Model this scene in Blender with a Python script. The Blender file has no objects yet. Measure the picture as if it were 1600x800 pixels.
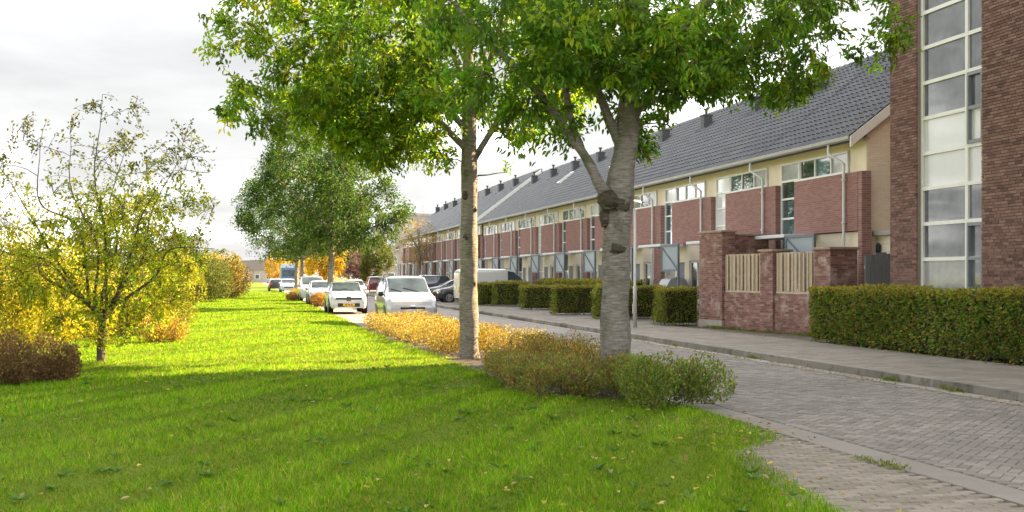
import bpy, math, random
import numpy as np
from mathutils import Vector

scene = bpy.context.scene
COL = scene.collection
R = math.radians
rng = np.random.default_rng(7)
random.seed(7)

# ------------------------------------------------------------------ camera, sky, sun, exposure
EYE = 1.7
TH = math.atan(412.0 / 1819.0)
cam_d = bpy.data.cameras.new('camera')
cam = bpy.data.objects.new('camera', cam_d)
COL.objects.link(cam)
cam.location = (0, 0, EYE)
cam.rotation_euler = (R(90), 0, -TH)
cam_d.sensor_width = 36
cam_d.lens = 36 * 1819 / 1600
cam_d.shift_y = 0.02
cam_d.clip_end = 6000
scene.camera = cam

SUN_EL = R(30)
SUN_AZ = math.atan2(1.0, 0.27)          # from +Y towards +X
world = bpy.data.worlds.new('World')
scene.world = world
world.use_nodes = True
nt = world.node_tree
nt.nodes.clear()
def wn(t, **k):
    n = nt.nodes.new(t)
    for a, b in k.items():
        setattr(n, a, b)
    return n
sky = wn('ShaderNodeTexSky', sky_type='NISHITA')
sky.sun_disc = False
sky.sun_elevation = SUN_EL
sky.sun_rotation = SUN_AZ
sky.dust_density = 2.5
tc = wn('ShaderNodeTexCoord')
sep = wn('ShaderNodeSeparateXYZ'); nt.links.new(tc.outputs['Generated'], sep.inputs[0])
za = wn('ShaderNodeMath', operation='MAXIMUM'); nt.links.new(sep.outputs[2], za.inputs[0]); za.inputs[1].default_value = 0.0
zb = wn('ShaderNodeMath', operation='ADD'); nt.links.new(za.outputs[0], zb.inputs[0]); zb.inputs[1].default_value = 0.16
dv = wn('ShaderNodeVectorMath', operation='DIVIDE')
cmb = wn('ShaderNodeCombineXYZ')
for i in range(3):
    nt.links.new(zb.outputs[0], cmb.inputs[i])
nt.links.new(tc.outputs['Generated'], dv.inputs[0]); nt.links.new(cmb.outputs[0], dv.inputs[1])
nz = wn('ShaderNodeTexNoise'); nz.inputs['Scale'].default_value = 0.75; nz.inputs['Detail'].default_value = 8
nz.inputs['Roughness'].default_value = 0.5; nz.inputs['Distortion'].default_value = 0.25
nt.links.new(dv.outputs[0], nz.inputs['Vector'])
cr = wn('ShaderNodeValToRGB'); nt.links.new(nz.outputs['Fac'], cr.inputs[0])
cre = cr.color_ramp.elements
cre.new(0.5); cre.new(0.6)
for e_, (p_, v_) in zip(cre, ((0.33, 1.42), (0.48, 2.0), (0.56, 6.0), (0.74, 21.5))):
    e_.position = p_; e_.color = (v_, v_ * 0.995, v_ * 0.985, 1)
mx = wn('ShaderNodeMix', data_type='RGBA'); mx.inputs['Factor'].default_value = 0.96
nt.links.new(sky.outputs[0], mx.inputs['A']); nt.links.new(cr.outputs[0], mx.inputs['B'])
bg = wn('ShaderNodeBackground'); bg.inputs['Strength'].default_value = 0.070
nt.links.new(mx.outputs['Result'], bg.inputs['Color'])
wo = wn('ShaderNodeOutputWorld'); nt.links.new(bg.outputs[0], wo.inputs['Surface'])

sun_d = bpy.data.lights.new('sun', 'SUN')
sun_d.energy = 5.0
sun_d.angle = R(0.6)
sun_d.color = (1.0, 0.71, 0.40)
sun = bpy.data.objects.new('sun', sun_d)
COL.objects.link(sun)
sdir = Vector((math.sin(SUN_AZ) * math.cos(SUN_EL), math.cos(SUN_AZ) * math.cos(SUN_EL), math.sin(SUN_EL)))
sun.rotation_euler = sdir.to_track_quat('Z', 'Y').to_euler()
sun.location = (40, 20, 40)

vs = scene.view_settings
vs.view_transform = 'Standard'
vs.look = 'None'
vs.exposure = 2.85
vs.gamma = 1.0
vs.use_curve_mapping = False
scene.cycles.use_denoising = True
scene.cycles.max_bounces = 8
scene.cycles.transparent_max_bounces = 8
scene.cycles.transmission_bounces = 4

# ------------------------------------------------------------------ mesh helpers
def at(px, S):
    """world X, Y for an image column (1600 wide) at depth parameter S."""
    X = (px - 388.0) * S / 1912.0
    return X, S - 0.2265 * X

def tag(o, label=None, cat=None, group=None, kind=None):
    if label: o['label'] = label
    if cat: o['category'] = cat
    if group: o['group'] = group
    if kind: o['kind'] = kind
    return o

def empty(name, loc=(0, 0, 0), rz=0.0, label=None, cat=None, group=None, parent=None):
    o = bpy.data.objects.new(name, None)
    COL.objects.link(o)
    o.location = loc
    o.rotation_euler = (0, 0, rz)
    o.empty_display_size = 0.2
    if parent: o.parent = parent
    return tag(o, label, cat, group)

def np_mesh(name, verts, faces, cols=None, smooth=False, mats=None, midx=None):
    """verts (N,3); faces: list of (M,k) int arrays."""
    me = bpy.data.meshes.new(name)
    verts = np.ascontiguousarray(verts, dtype=np.float32)
    me.vertices.add(len(verts))
    me.vertices.foreach_set('co', verts.ravel())
    fl = [np.asarray(f, dtype=np.int32) for f in faces if len(f)]
    idx = np.concatenate([f.ravel() for f in fl])
    tot = np.concatenate([np.full(len(f), f.shape[1], dtype=np.int32) for f in fl])
    start = np.concatenate([[0], np.cumsum(tot)[:-1]]).astype(np.int32)
    me.loops.add(len(idx))
    me.loops.foreach_set('vertex_index', idx)
    me.polygons.add(len(tot))
    me.polygons.foreach_set('loop_start', start)
    if midx is not None:
        me.polygons.foreach_set('material_index', np.asarray(midx, dtype=np.int32))
    me.update(calc_edges=True)
    me.polygons.foreach_set('use_smooth', np.full(len(tot), bool(smooth)))
    if cols is not None:
        a = me.attributes.new('col', 'FLOAT_COLOR', 'POINT')
        c = np.ones((len(verts), 4), dtype=np.float32)
        c[:, :3] = cols
        a.data.foreach_set('color', c.ravel())
    for m in (mats or []):
        me.materials.append(m)
    return me

def obj(name, me, parent=None, loc=None):
    o = bpy.data.objects.new(name, me)
    COL.objects.link(o)
    if parent: o.parent = parent
    if loc is not None: o.location = loc
    return o

QB = np.array([[0, 3, 2, 1], [4, 5, 6, 7], [0, 1, 5, 4], [1, 2, 6, 5], [2, 3, 7, 6], [3, 0, 4, 7]])

class MB:
    def __init__(self):
        self.v = []; self.q = []; self.t = []; self.n = 0; self.c = []
    def add(self, v, quads=None, tris=None, col=None):
        v = np.asarray(v, dtype=float)
        if quads is not None and len(quads): self.q.append(np.asarray(quads) + self.n)
        if tris is not None and len(tris): self.t.append(np.asarray(tris) + self.n)
        self.v.append(v); self.n += len(v)
        self.c.append(np.tile(col if col is not None else (1, 1, 1), (len(v), 1)) if (col is None or np.ndim(col) == 1) else col)
        return self
    def box(self, x0, x1, y0, y1, z0, z1, col=None):
        v = [(x0, y0, z0), (x1, y0, z0), (x1, y1, z0), (x0, y1, z0), (x0, y0, z1), (x1, y0, z1), (x1, y1, z1), (x0, y1, z1)]
        return self.add(v, QB, col=col)
    def bar(self, p, q, w, h=None):
        """rectangular bar from p to q."""
        p = np.array(p, float); q = np.array(q, float); h = h or w
        d = q - p; d /= np.linalg.norm(d)
        up = np.array([0, 0, 1.0]) if abs(d[2]) < 0.95 else np.array([0, 1.0, 0])
        s = np.cross(d, up); s /= np.linalg.norm(s); u = np.cross(s, d)
        v = []
        for c in (p, q):
            v += [c - s * w / 2 - u * h / 2, c + s * w / 2 - u * h / 2, c + s * w / 2 + u * h / 2, c - s * w / 2 + u * h / 2]
        return self.add(v, [[0, 1, 2, 3], [7, 6, 5, 4], [0, 4, 5, 1], [1, 5, 6, 2], [2, 6, 7, 3], [3, 7, 4, 0]])
    def tube(self, pts, rad, n=8, cap=True, col=None):
        v, q = tube_np(pts, rad, n)
        t = []
        if cap:
            k = len(pts)
            v = np.vstack([v, pts[0], pts[-1]])
            for i in range(n):
                t.append([k * n, (i + 1) % n, i]); t.append([k * n + 1, (k - 1) * n + i, (k - 1) * n + (i + 1) % n])
        return self.add(v, q, t, col=col)
    def lathe(self, prof, n=24, c=(0, 0, 0), axis='z'):
        prof = np.array(prof, float); a = np.linspace(0, 2 * np.pi, n, endpoint=False)
        v = np.zeros((len(prof), n, 3))
        v[:, :, 0] = prof[:, 0:1] * np.cos(a); v[:, :, 1] = prof[:, 0:1] * np.sin(a); v[:, :, 2] = prof[:, 1:2]
        if axis == 'y': v = v[:, :, [0, 2, 1]]
        if axis == 'x': v = v[:, :, [2, 1, 0]]
        q = grid_quads(len(prof), n, wrap=True)
        return self.add(v.reshape(-1, 3) + np.array(c), q)
    def arrays(self):
        v = np.vstack(self.v)
        fs = []
        if self.q: fs.append(np.vstack(self.q))
        if self.t: fs.append(np.vstack(self.t))
        return v, fs
    def mesh(self, name, m, smooth=False, use_col=False):
        v, fs = self.arrays()
        return np_mesh(name, v, fs, np.vstack(self.c) if use_col else None, smooth, [m] if m else None)
    def build(self, name, m, parent=None, smooth=False, loc=None, use_col=False, bevel=0):
        o = obj(name, self.mesh(name, m, smooth, use_col), parent, loc)
        if bevel:
            b = o.modifiers.new('bevel', 'BEVEL'); b.width = bevel; b.segments = 2; b.limit_method = 'ANGLE'
        return o

def grid_quads(r, n, wrap=False):
    i = np.arange(r - 1)[:, None]; j = np.arange(n if wrap else n - 1)[None, :]
    j2 = (j + 1) % n
    return np.stack([i * n + j, i * n + j2, (i + 1) * n + j2, (i + 1) * n + j], -1).reshape(-1, 4)

def tube_np(pts, rad, n=8):
    P = np.asarray(pts, float); k = len(P)
    rad = np.broadcast_to(np.asarray(rad, float), (k,))
    T = np.gradient(P, axis=0); T /= np.linalg.norm(T, axis=1)[:, None] + 1e-9
    ref = np.array([1.0, 0, 0]) if abs(T[0][0]) < 0.8 else np.array([0, 1.0, 0])
    U = np.cross(T, ref); U /= np.linalg.norm(U, axis=1)[:, None] + 1e-9
    V = np.cross(T, U)
    a = np.linspace(0, 2 * np.pi, n, endpoint=False)
    v = P[:, None, :] + rad[:, None, None] * (np.cos(a)[None, :, None] * U[:, None, :] + np.sin(a)[None, :, None] * V[:, None, :])
    return v.reshape(-1, 3), grid_quads(k, n, wrap=True)[:, ::-1]

def catmull(pts, n):
    P = np.asarray(pts, float)
    if len(P) < 3:
        t = np.linspace(0, 1, n)[:, None]
        return P[0] * (1 - t) + P[-1] * t
    Q = np.vstack([2 * P[0] - P[1], P, 2 * P[-1] - P[-2]])
    u = np.linspace(0, len(P) - 1 - 1e-6, n); i = u.astype(int); t = (u - i)[:, None]
    a, b, c, d = Q[i], Q[i + 1], Q[i + 2], Q[i + 3]
    return 0.5 * (2 * b + (c - a) * t + (2 * a - 5 * b + 4 * c - d) * t * t + (3 * b - a - 3 * c + d) * t ** 3)

def boxes_np(c, s, rot=None):
    """many 5-face-plus-bottom boxes: centres (N,3), sizes (N,3), optional rotation about z."""
    c = np.asarray(c, float); s = np.asarray(s, float)
    k = np.array([(-1, -1, -1), (1, -1, -1), (1, 1, -1), (-1, 1, -1), (-1, -1, 1), (1, -1, 1), (1, 1, 1), (-1, 1, 1)]) * 0.5
    v = k[None] * s[:, None, :]
    if rot is not None:
        ca, sa = np.cos(rot)[:, None], np.sin(rot)[:, None]
        x = v[:, :, 0] * ca - v[:, :, 1] * sa; y = v[:, :, 0] * sa + v[:, :, 1] * ca
        v = np.stack([x, y, v[:, :, 2]], -1)
    v = v + c[:, None, :]
    q = QB[None] + (np.arange(len(c)) * 8)[:, None, None]
    return v.reshape(-1, 3), q.reshape(-1, 4)

def copy_tree(o, parent=None):
    c = o.copy()
    COL.objects.link(c)
    c.parent = parent
    for ch in o.children:
        copy_tree(ch, c)
    return c

def unit(v):
    return v / (np.linalg.norm(v, axis=-1, keepdims=True) + 1e-9)

# ------------------------------------------------------------------ materials
MATS = {}
def node_mat(name):
    m = bpy.data.materials.new(name)
    m.use_nodes = True
    t = m.node_tree
    b = t.nodes['Principled BSDF']
    return m, t, b

def N(t, typ, **k):
    n = t.nodes.new(typ)
    for a, b in k.items(): setattr(n, a, b)
    return n

def ramp(t, src, stops):
    r = N(t, 'ShaderNodeValToRGB')
    els = r.color_ramp.elements
    while len(els) < len(stops): els.new(0.5)
    for e, (p, c) in zip(els, stops):
        e.position = p; e.color = (*c, 1)
    t.links.new(src, r.inputs[0])
    return r.outputs[0]

def noise_tex(t, scale, detail=4, rough=0.55, vec=None):
    n = N(t, 'ShaderNodeTexNoise')
    n.inputs['Scale'].default_value = scale; n.inputs['Detail'].default_value = detail; n.inputs['Roughness'].default_value = rough
    if vec is None:
        g = N(t, 'ShaderNodeNewGeometry'); vec = g.outputs['Position']
    t.links.new(vec, n.inputs['Vector'])
    return n.outputs['Fac']

def mix_rgb(t, fac, a, b, mode='MIX'):
    m = N(t, 'ShaderNodeMix', data_type='RGBA', blend_type=mode)
    for s, v in (('Factor', fac), ('A', a), ('B', b)):
        if hasattr(v, 'is_linked') or hasattr(v, 'links'): t.links.new(v, m.inputs[s])
        elif isinstance(v, tuple): m.inputs[s].default_value = (*v, 1)
        else: m.inputs[s].default_value = v
    return m.outputs['Result']

def math_n(t, op, a, b=None):
    m = N(t, 'ShaderNodeMath', operation=op)
    for i, v in enumerate((a, b)):
        if v is None: continue
        if hasattr(v, 'links'): t.links.new(v, m.inputs[i])
        else: m.inputs[i].default_value = v
    return m.outputs[0]

def bump(t, b, h, strength=0.3, dist=0.01):
    n = N(t, 'ShaderNodeBump')
    n.inputs['Strength'].default_value = strength; n.inputs['Distance'].default_value = dist
    t.links.new(h, n.inputs['Height']); t.links.new(n.outputs[0], b.inputs['Normal'])

def plain(name, col, rough=0.6, var=0.12, scale=3.0, metal=0.0, bmp=0.0, bscale=40.0, spec=0.4, coat=0.0):
    """one base colour broken up by two scales of noise."""
    if name in MATS: return MATS[name]
    m, t, b = node_mat(name)
    c = np.array(col)
    lo = tuple(np.clip(c * (1 - var), 0, 1)); hi = tuple(np.clip(c * (1 + var), 0, 1))
    f = noise_tex(t, scale, 6, 0.65)
    t.links.new(ramp(t, f, [(0.3, lo), (0.7, hi)]), b.inputs['Base Color'])
    b.inputs['Roughness'].default_value = rough; b.inputs['Metallic'].default_value = metal
    b.inputs['Specular IOR Level'].default_value = spec
    b.inputs['Coat Weight'].default_value = coat; b.inputs['Coat Roughness'].default_value = 0.05
    if bmp: bump(t, b, noise_tex(t, bscale, 4), bmp, 0.01)
    MATS[name] = m
    return m

def piece_rnd(t):
    """a random number per separate piece, within one mesh or between objects."""
    g = N(t, 'ShaderNodeNewGeometry'); o = N(t, 'ShaderNodeObjectInfo')
    s = math_n(t, 'ADD', g.outputs['Random Per Island'], o.outputs['Random'])
    return math_n(t, 'FRACT', s)

def pieces(name, stops, rough=0.85, stain=None, stain_scale=1.5, stain_pos=(0.5, 0.7), bmp=0.25, bscale=60, spec=0.25, fine=0.15):
    if name in MATS: return MATS[name]
    m, t, b = node_mat(name)
    col = ramp(t, piece_rnd(t), stops)
    f = noise_tex(t, bscale, 5, 0.7)
    v = ramp(t, f, [(0.25, (1 - fine * 2,) * 3), (0.75, (1 + fine,) * 3)])
    col = mix_rgb(t, 1.0, col, v, 'MULTIPLY')
    if stain:
        s = noise_tex(t, stain_scale, 6, 0.65)
        s = ramp(t, s, [(stain_pos[0], (0, 0, 0)), (stain_pos[1], (1, 1, 1))])
        col = mix_rgb(t, s, col, stain)
    t.links.new(col, b.inputs['Base Color'])
    b.inputs['Roughness'].default_value = rough; b.inputs['Specular IOR Level'].default_value = spec
    bump(t, b, f, bmp, 0.006)
    MATS[name] = m
    return m

def brick_mat(name, c1, c2, mortar, axis='Y', w=0.222, h=0.0625, mort=0.011, bmp=0.5):
    if name in MATS: return MATS[name]
    m, t, b = node_mat(name)
    g = N(t, 'ShaderNodeNewGeometry'); s = N(t, 'ShaderNodeSeparateXYZ'); t.links.new(g.outputs['Position'], s.inputs[0])
    c = N(t, 'ShaderNodeCombineXYZ'); t.links.new(s.outputs[axis], c.inputs[0]); t.links.new(s.outputs['Z'], c.inputs[1])
    br = N(t, 'ShaderNodeTexBrick'); t.links.new(c.outputs[0], br.inputs['Vector'])
    br.inputs['Scale'].default_value = 1; br.inputs['Brick Width'].default_value = w; br.inputs['Row Height'].default_value = h
    br.inputs['Mortar Size'].default_value = mort / 2; br.inputs['Mortar Smooth'].default_value = 0.1; br.inputs['Bias'].default_value = 0
    br.inputs['Color1'].default_value = (*c1, 1); br.inputs['Color2'].default_value = (*c2, 1); br.inputs['Mortar'].default_value = (*mortar, 1)
    f = noise_tex(t, 0.9, 5, 0.6)
    v = ramp(t, f, [(0.2, (0.93,) * 3), (0.8, (1.06,) * 3)])
    t.links.new(mix_rgb(t, 1.0, br.outputs['Color'], v, 'MULTIPLY'), b.inputs['Base Color'])
    b.inputs['Roughness'].default_value = 0.9; b.inputs['Specular IOR Level'].default_value = 0.2
    inv = math_n(t, 'SUBTRACT', 1.0, br.outputs['Fac'])
    bump(t, b, inv, bmp, 0.006)
    MATS[name] = m
    return m

def leaf_mat(name, trans=0.42, rough=0.5, tint=(1.12, 1.15, 0.5), spec=0.3):
    if name in MATS: return MATS[name]
    m, t, b = node_mat(name)
    a = N(t, 'ShaderNodeAttribute', attribute_name='col')
    t.links.new(a.outputs['Color'], b.inputs['Base Color'])
    b.inputs['Roughness'].default_value = rough; b.inputs['Specular IOR Level'].default_value = spec
    tr = N(t, 'ShaderNodeBsdfTranslucent')
    t.links.new(mix_rgb(t, 1.0, a.outputs['Color'], tint, 'MULTIPLY'), tr.inputs['Color'])
    ms = N(t, 'ShaderNodeMixShader'); ms.inputs[0].default_value = trans
    t.links.new(b.outputs[0], ms.inputs[1]); t.links.new(tr.outputs[0], ms.inputs[2])
    t.links.new(ms.outputs[0], t.nodes['Material Output'].inputs['Surface'])
    MATS[name] = m
    return m

def bark_mat(name, c1, c2, c3, bands=True):
    if name in MATS: return MATS[name]
    m, t, b = node_mat(name)
    tcn = N(t, 'ShaderNodeTexCoord'); mp = N(t, 'ShaderNodeMapping'); t.links.new(tcn.outputs['Object'], mp.inputs['Vector'])
    mp.inputs['Scale'].default_value = (1, 1, 6.5) if bands else (1, 1, 0.25)
    f = noise_tex(t, 6, 9, 0.78, mp.outputs[0]); f2 = noise_tex(t, 2.2, 4, 0.6, tcn.outputs['Object'])
    col = ramp(t, f, [(0.32, c1), (0.5, c2), (0.68, c3)])
    col = mix_rgb(t, ramp(t, f2, [(0.5, (0, 0, 0)), (0.72, (0.75,) * 3)]), col, (0.10, 0.115, 0.05))
    t.links.new(col, b.inputs['Base Color'])
    b.inputs['Roughness'].default_value = 0.85; b.inputs['Specular IOR Level'].default_value = 0.25
    f3 = noise_tex(t, 16, 6, 0.75, mp.outputs[0])
    f4 = noise_tex(t, 3.5, 5, 0.7, tcn.outputs['Object'])
    col = mix_rgb(t, ramp(t, f4, [(0.28, (0.8,) * 3), (0.42, (0, 0, 0))]), col, (0.055, 0.043, 0.035))
    t.links.new(col, b.inputs['Base Color'])
    bump(t, b, math_n(t, 'ADD', f, f3), 1.0, 0.03)
    MATS[name] = m
    return m

def glass_mat(name, col=(0.03, 0.045, 0.05), rough=0.03, coat=0.6, spec=1.0):
    if name in MATS: return MATS[name]
    m, t, b = node_mat(name)
    f = noise_tex(t, 1.3, 3)
    t.links.new(ramp(t, f, [(0.35, tuple(c * 0.6 for c in col)), (0.65, tuple(c * 1.5 for c in col))]), b.inputs['Base Color'])
    b.inputs['Roughness'].default_value = rough; b.inputs['Specular IOR Level'].default_value = spec
    b.inputs['IOR'].default_value = 1.5
    b.inputs['Coat Weight'].default_value = coat; b.inputs['Coat Roughness'].default_value = 0.02
    bump(t, b, noise_tex(t, 0.5, 1), 0.012, 0.02)
    MATS[name] = m
    return m

M_LEAF = leaf_mat('broad_leaf', 0.5)
M_LEAF_S = leaf_mat('shrub_leaf', 0.35)
M_GRASS = leaf_mat('grass_blade', 0.40, 0.55, (1.15, 1.1, 0.5), 0.08)
M_BARK = bark_mat('cherry_bark', (0.10, 0.083, 0.07), (0.28, 0.255, 0.225), (0.46, 0.435, 0.40))
M_BARK_D = bark_mat('dark_bark', (0.035, 0.026, 0.02), (0.085, 0.065, 0.048), (0.16, 0.125, 0.095), False)
M_BURL = bark_mat('burl_bark', (0.03, 0.024, 0.02), (0.10, 0.08, 0.062), (0.24, 0.20, 0.165))
M_SOIL = plain('soil', (0.055, 0.042, 0.03), 0.95, 0.4, 6, bmp=0.8, bscale=30)
M_WHITE = plain('white_frame', (0.74, 0.74, 0.72), 0.35, 0.06, 2)
M_CREAM_B = brick_mat('cream_brick', (0.75, 0.655, 0.51), (0.82, 0.73, 0.585), (0.66, 0.59, 0.48), 'X', bmp=0.2)
M_CREAM = plain('cream_render', (0.79, 0.71, 0.56), 0.85, 0.07, 1.2, bmp=0.1)
M_RBRICK = brick_mat('red_brick', (0.225, 0.112, 0.104), (0.30, 0.16, 0.145), (0.29, 0.22, 0.20), 'Y')
M_RBRICK_X = brick_mat('red_brick_return', (0.225, 0.112, 0.104), (0.31, 0.18, 0.16), (0.36, 0.29, 0.27), 'X')
M_GLASS = glass_mat('window_glass', (0.035, 0.055, 0.06))
M_GLASS_T = glass_mat('window_glass_teal', (0.05, 0.10, 0.11))
M_BLIND = plain('glass_with_white_blind', (0.62, 0.64, 0.66), 0.35, 0.05, 1.5, coat=1.0)
M_CURT = plain('glass_with_grey_curtain', (0.30, 0.31, 0.31), 0.3, 0.2, 5, coat=1.0)
M_PIPE = plain('pipe_grey', (0.60, 0.61, 0.62), 0.4, 0.08, 2)
M_GUT = plain('gutter_zinc', (0.34, 0.33, 0.31), 0.5, 0.15, 3)
M_SCREEN = plain('screen_blue_grey', (0.27, 0.32, 0.37), 0.45, 0.1, 2)
M_SCREEN_D = plain('screen_frame', (0.13, 0.155, 0.19), 0.5, 0.1, 2)
M_CANOPY = plain('canopy_light', (0.62, 0.65, 0.68), 0.5, 0.06, 2)
M_DOOR = plain('door_grey', (0.16, 0.19, 0.23), 0.5, 0.08, 2)
M_TILE = pieces('roof_tile', [(0.0, (0.030, 0.036, 0.047)), (0.5, (0.042, 0.049, 0.063)), (1.0, (0.058, 0.066, 0.082))], 0.5, bmp=0.1, spec=0.5, stain=(0.10, 0.10, 0.10), stain_scale=0.7, stain_pos=(0.5, 0.9))
M_ROOFB = plain('roof_underlay', (0.045, 0.048, 0.055), 0.7)
M_CHIM = plain('chimney_dark', (0.055, 0.06, 0.07), 0.6, 0.2, 4)
M_COPE = plain('coping', (0.30, 0.23, 0.18), 0.85, 0.2, 6, bmp=0.3)
M_CONC = plain('concrete', (0.36, 0.335, 0.295), 0.9, 0.18, 4, bmp=0.3)
M_KERB = pieces('kerb_stone', [(0.0, (0.20, 0.19, 0.17)), (1.0, (0.30, 0.28, 0.25))], 0.9, stain=(0.09, 0.085, 0.07), stain_scale=3, stain_pos=(0.5, 0.72))
M_MORT = plain('mortar', (0.26, 0.21, 0.185), 0.95, 0.15, 20)
M_JOINT = plain('joint_sand', (0.105, 0.09, 0.072), 0.95, 0.3, 8, bmp=0.3)

# ------------------------------------------------------------------ ground, lawn, road, pavements
g = MB(); g.box(-1500, 1500, -60, 2500, -0.6, -0.09)
o = g.build('ground', plain('earth', (0.12, 0.13, 0.05), 0.95, 0.3, 0.05)); tag(o, kind='structure')

def lawn_edge(Y):
    return np.interp(Y, [-20, 5, 7.67, 9.0, 10.5, 11.3, 11.8, 12.6, 13.8, 15.0, 15.4, 38.4, 300],
                        [3.7, 3.9, 4.15, 4.4, 4.75, 5.45, 5.55, 5.58, 5.6, 5.6, 4.3, 3.72, 3.6])
def lawn_z(x, y):
    return 0.045 + 0.012 * np.sin(x * 1.3 + y * 0.7) + 0.010 * np.sin(y * 1.9 - x * 0.6)
# lawn sheet with a soft undulation
ys = np.concatenate([np.arange(-8, 60, 0.5), np.arange(60, 300, 4.0), [420, 700]])
us = np.linspace(0, 1, 60) ** 0.55
V = []
for y in ys:
    xe = lawn_edge(y); xl = -60 - 0.25 * max(y, 0)
    x = xl + (xe - xl) * us
    z = lawn_z(x, y)
    z[-1] = -0.02
    V.append(np.stack([x, np.full_like(x, y), z], -1))
V = np.vstack(V)
m, t, b = node_mat('lawn_turf')
f1 = noise_tex(t, 0.9, 6, 0.65); f2 = noise_tex(t, 14, 5, 0.7)
c = ramp(t, f1, [(0.3, (0.07, 0.125, 0.004)), (0.7, (0.115, 0.17, 0.005))])
c = mix_rgb(t, ramp(t, f2, [(0.35, (0, 0, 0)), (0.75, (0.8,) * 3)]), c, (0.16, 0.205, 0.012))
t.links.new(c, b.inputs['Base Color']); b.inputs['Roughness'].default_value = 0.9; b.inputs['Specular IOR Level'].default_value = 0.1
bump(t, b, f2, 0.9, 0.04)
M_TURF = m
lawn = obj('lawn', np_mesh('lawn', V, [grid_quads(len(ys), 60)], smooth=True, mats=[M_TURF]))
tag(lawn, kind='structure')

# road bed (joint sand) and its pavers
rb = MB(); rb.box(3.3, 10.3, -8, 400, -0.09, -0.016)
M_ROADFAR, t, b = node_mat('clinker_joints')
gq = N(t, 'ShaderNodeNewGeometry'); mp = N(t, 'ShaderNodeMapping'); t.links.new(gq.outputs['Position'], mp.inputs['Vector'])
mp.inputs['Rotation'].default_value = (0, 0, R(45))
br = N(t, 'ShaderNodeTexBrick'); t.links.new(mp.outputs[0], br.inputs['Vector'])
br.inputs['Scale'].default_value = 1; br.inputs['Brick Width'].default_value = 0.2; br.inputs['Row Height'].default_value = 0.1; br.inputs['Mortar Size'].default_value = 0.005
br.inputs['Color1'].default_value = (0.20, 0.175, 0.165, 1); br.inputs['Color2'].default_value = (0.26, 0.23, 0.215, 1); br.inputs['Mortar'].default_value = (0.12, 0.105, 0.085, 1)
fr = noise_tex(t, 0.5, 6, 0.6)
t.links.new(mix_rgb(t, 1.0, br.outputs['Color'], ramp(t, fr, [(0.3, (0.85,) * 3), (0.7, (1.15,) * 3)]), 'MULTIPLY'), b.inputs['Base Color'])
b.inputs['Roughness'].default_value = 0.9
road = rb.build('road', M_ROADFAR); tag(road, kind='structure')

M_PAVER = pieces('road_clinker', [(0.0, (0.17, 0.151, 0.133)), (0.5, (0.222, 0.20, 0.178)), (1.0, (0.275, 0.249, 0.222))], 0.85,
                 stain=(0.145, 0.13, 0.118), stain_scale=0.45, stain_pos=(0.45, 0.8), bmp=0.3, bscale=90)
def in_view(p):
    """true where a ground point falls inside the camera frame (with a margin)."""
    X, Y, Z = p[:, 0], p[:, 1], p[:, 2]
    S = Y + 0.2265 * X
    x = 388 + 1912 * X / S; y = 432 + 1865 * (EYE - Z) / S
    return (x > -10) & (x < 1610) & (y < 805) & (y > -5) & (S > 2), S

def lay(name, parent, c, s, rot, mat, limit=300, bevel=0.0):
    """lay flat pieces: the ones that show largest as objects of their own, the rest as one mesh."""
    c = np.asarray(c); s = np.asarray(s)
    vis, S = in_view(c)
    order = np.argsort(np.where(vis, S, 1e6))
    own = order[:limit]; own = own[vis[own]]
    rest = np.setdiff1d(np.arange(len(c)), own)
    key = {}
    for i in own:
        k = tuple(np.round(s[i], 3))
        if k not in key:
            v, q = piece_box(s[i])
            key[k] = np_mesh(name, v, [q], mats=[mat])
        o = obj(name, key[k], parent, tuple(c[i]))
        o.rotation_euler = (random.uniform(-.004, .004), random.uniform(-.004, .004), float(rot[i]))
    if len(rest):
        v, q = boxes_np(c[rest], s[rest], np.asarray(rot)[rest])
        o = obj(name + '_field', np_mesh(name + '_field', v, [q], mats=[mat]), parent)
        tag(o, kind='stuff')

def piece_box(s, ch=0.006):
    """a stone with a chamfered top edge, 8+4 vertices."""
    x, y, z = np.array(s) / 2
    v = [(-x, -y, -z), (x, -y, -z), (x, y, -z), (-x, y, -z), (-x, -y, z - ch), (x, -y, z - ch), (x, y, z - ch), (-x, y, z - ch),
         (-x + ch, -y + ch, z), (x - ch, -y + ch, z), (x - ch, y - ch, z), (-x + ch, y - ch, z)]
    q = [[0, 3, 2, 1], [0, 1, 5, 4], [1, 2, 6, 5], [2, 3, 7, 6], [3, 0, 4, 7], [4, 5, 9, 8], [5, 6, 10, 9], [6, 7, 11, 10], [7, 4, 8, 11], [8, 9, 10, 11]]
    return np.array(v), np.array(q)

# herringbone at 45 degrees
u = 0.105
C, Sz, Rt = [], [], []
a45 = R(45); ca, sa = math.cos(a45), math.sin(a45)
for i in range(-20, 420):
    for j in range(-240, 240):
        d = (i - j) % 4
        if d == 0: cx, cy, rr = i + 1, j + 0.5, 0
        elif d == 3: cx, cy, rr = i + 0.5, j + 1, math.pi / 2
        else: continue
        X = (cx * ca - cy * sa) * u + 8; Y = (cx * sa + cy * ca) * u + 5
        if 6.06 < X < 9.93 and 7 < Y < 34:
            C.append((X, Y, -0.03 + random.uniform(-.0025, .0025))); Sz.append((0.202, 0.098, 0.06)); Rt.append(a45 + rr)
lay('paver', road, C, Sz, Rt, M_PAVER)
js = MB(); js.box(6.0, 9.97, 7, 34.05, -0.03, -0.007); js.build('joint_bed', plain('dark_joint', (0.075, 0.065, 0.052), 0.95, 0.3, 9), road)

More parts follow.
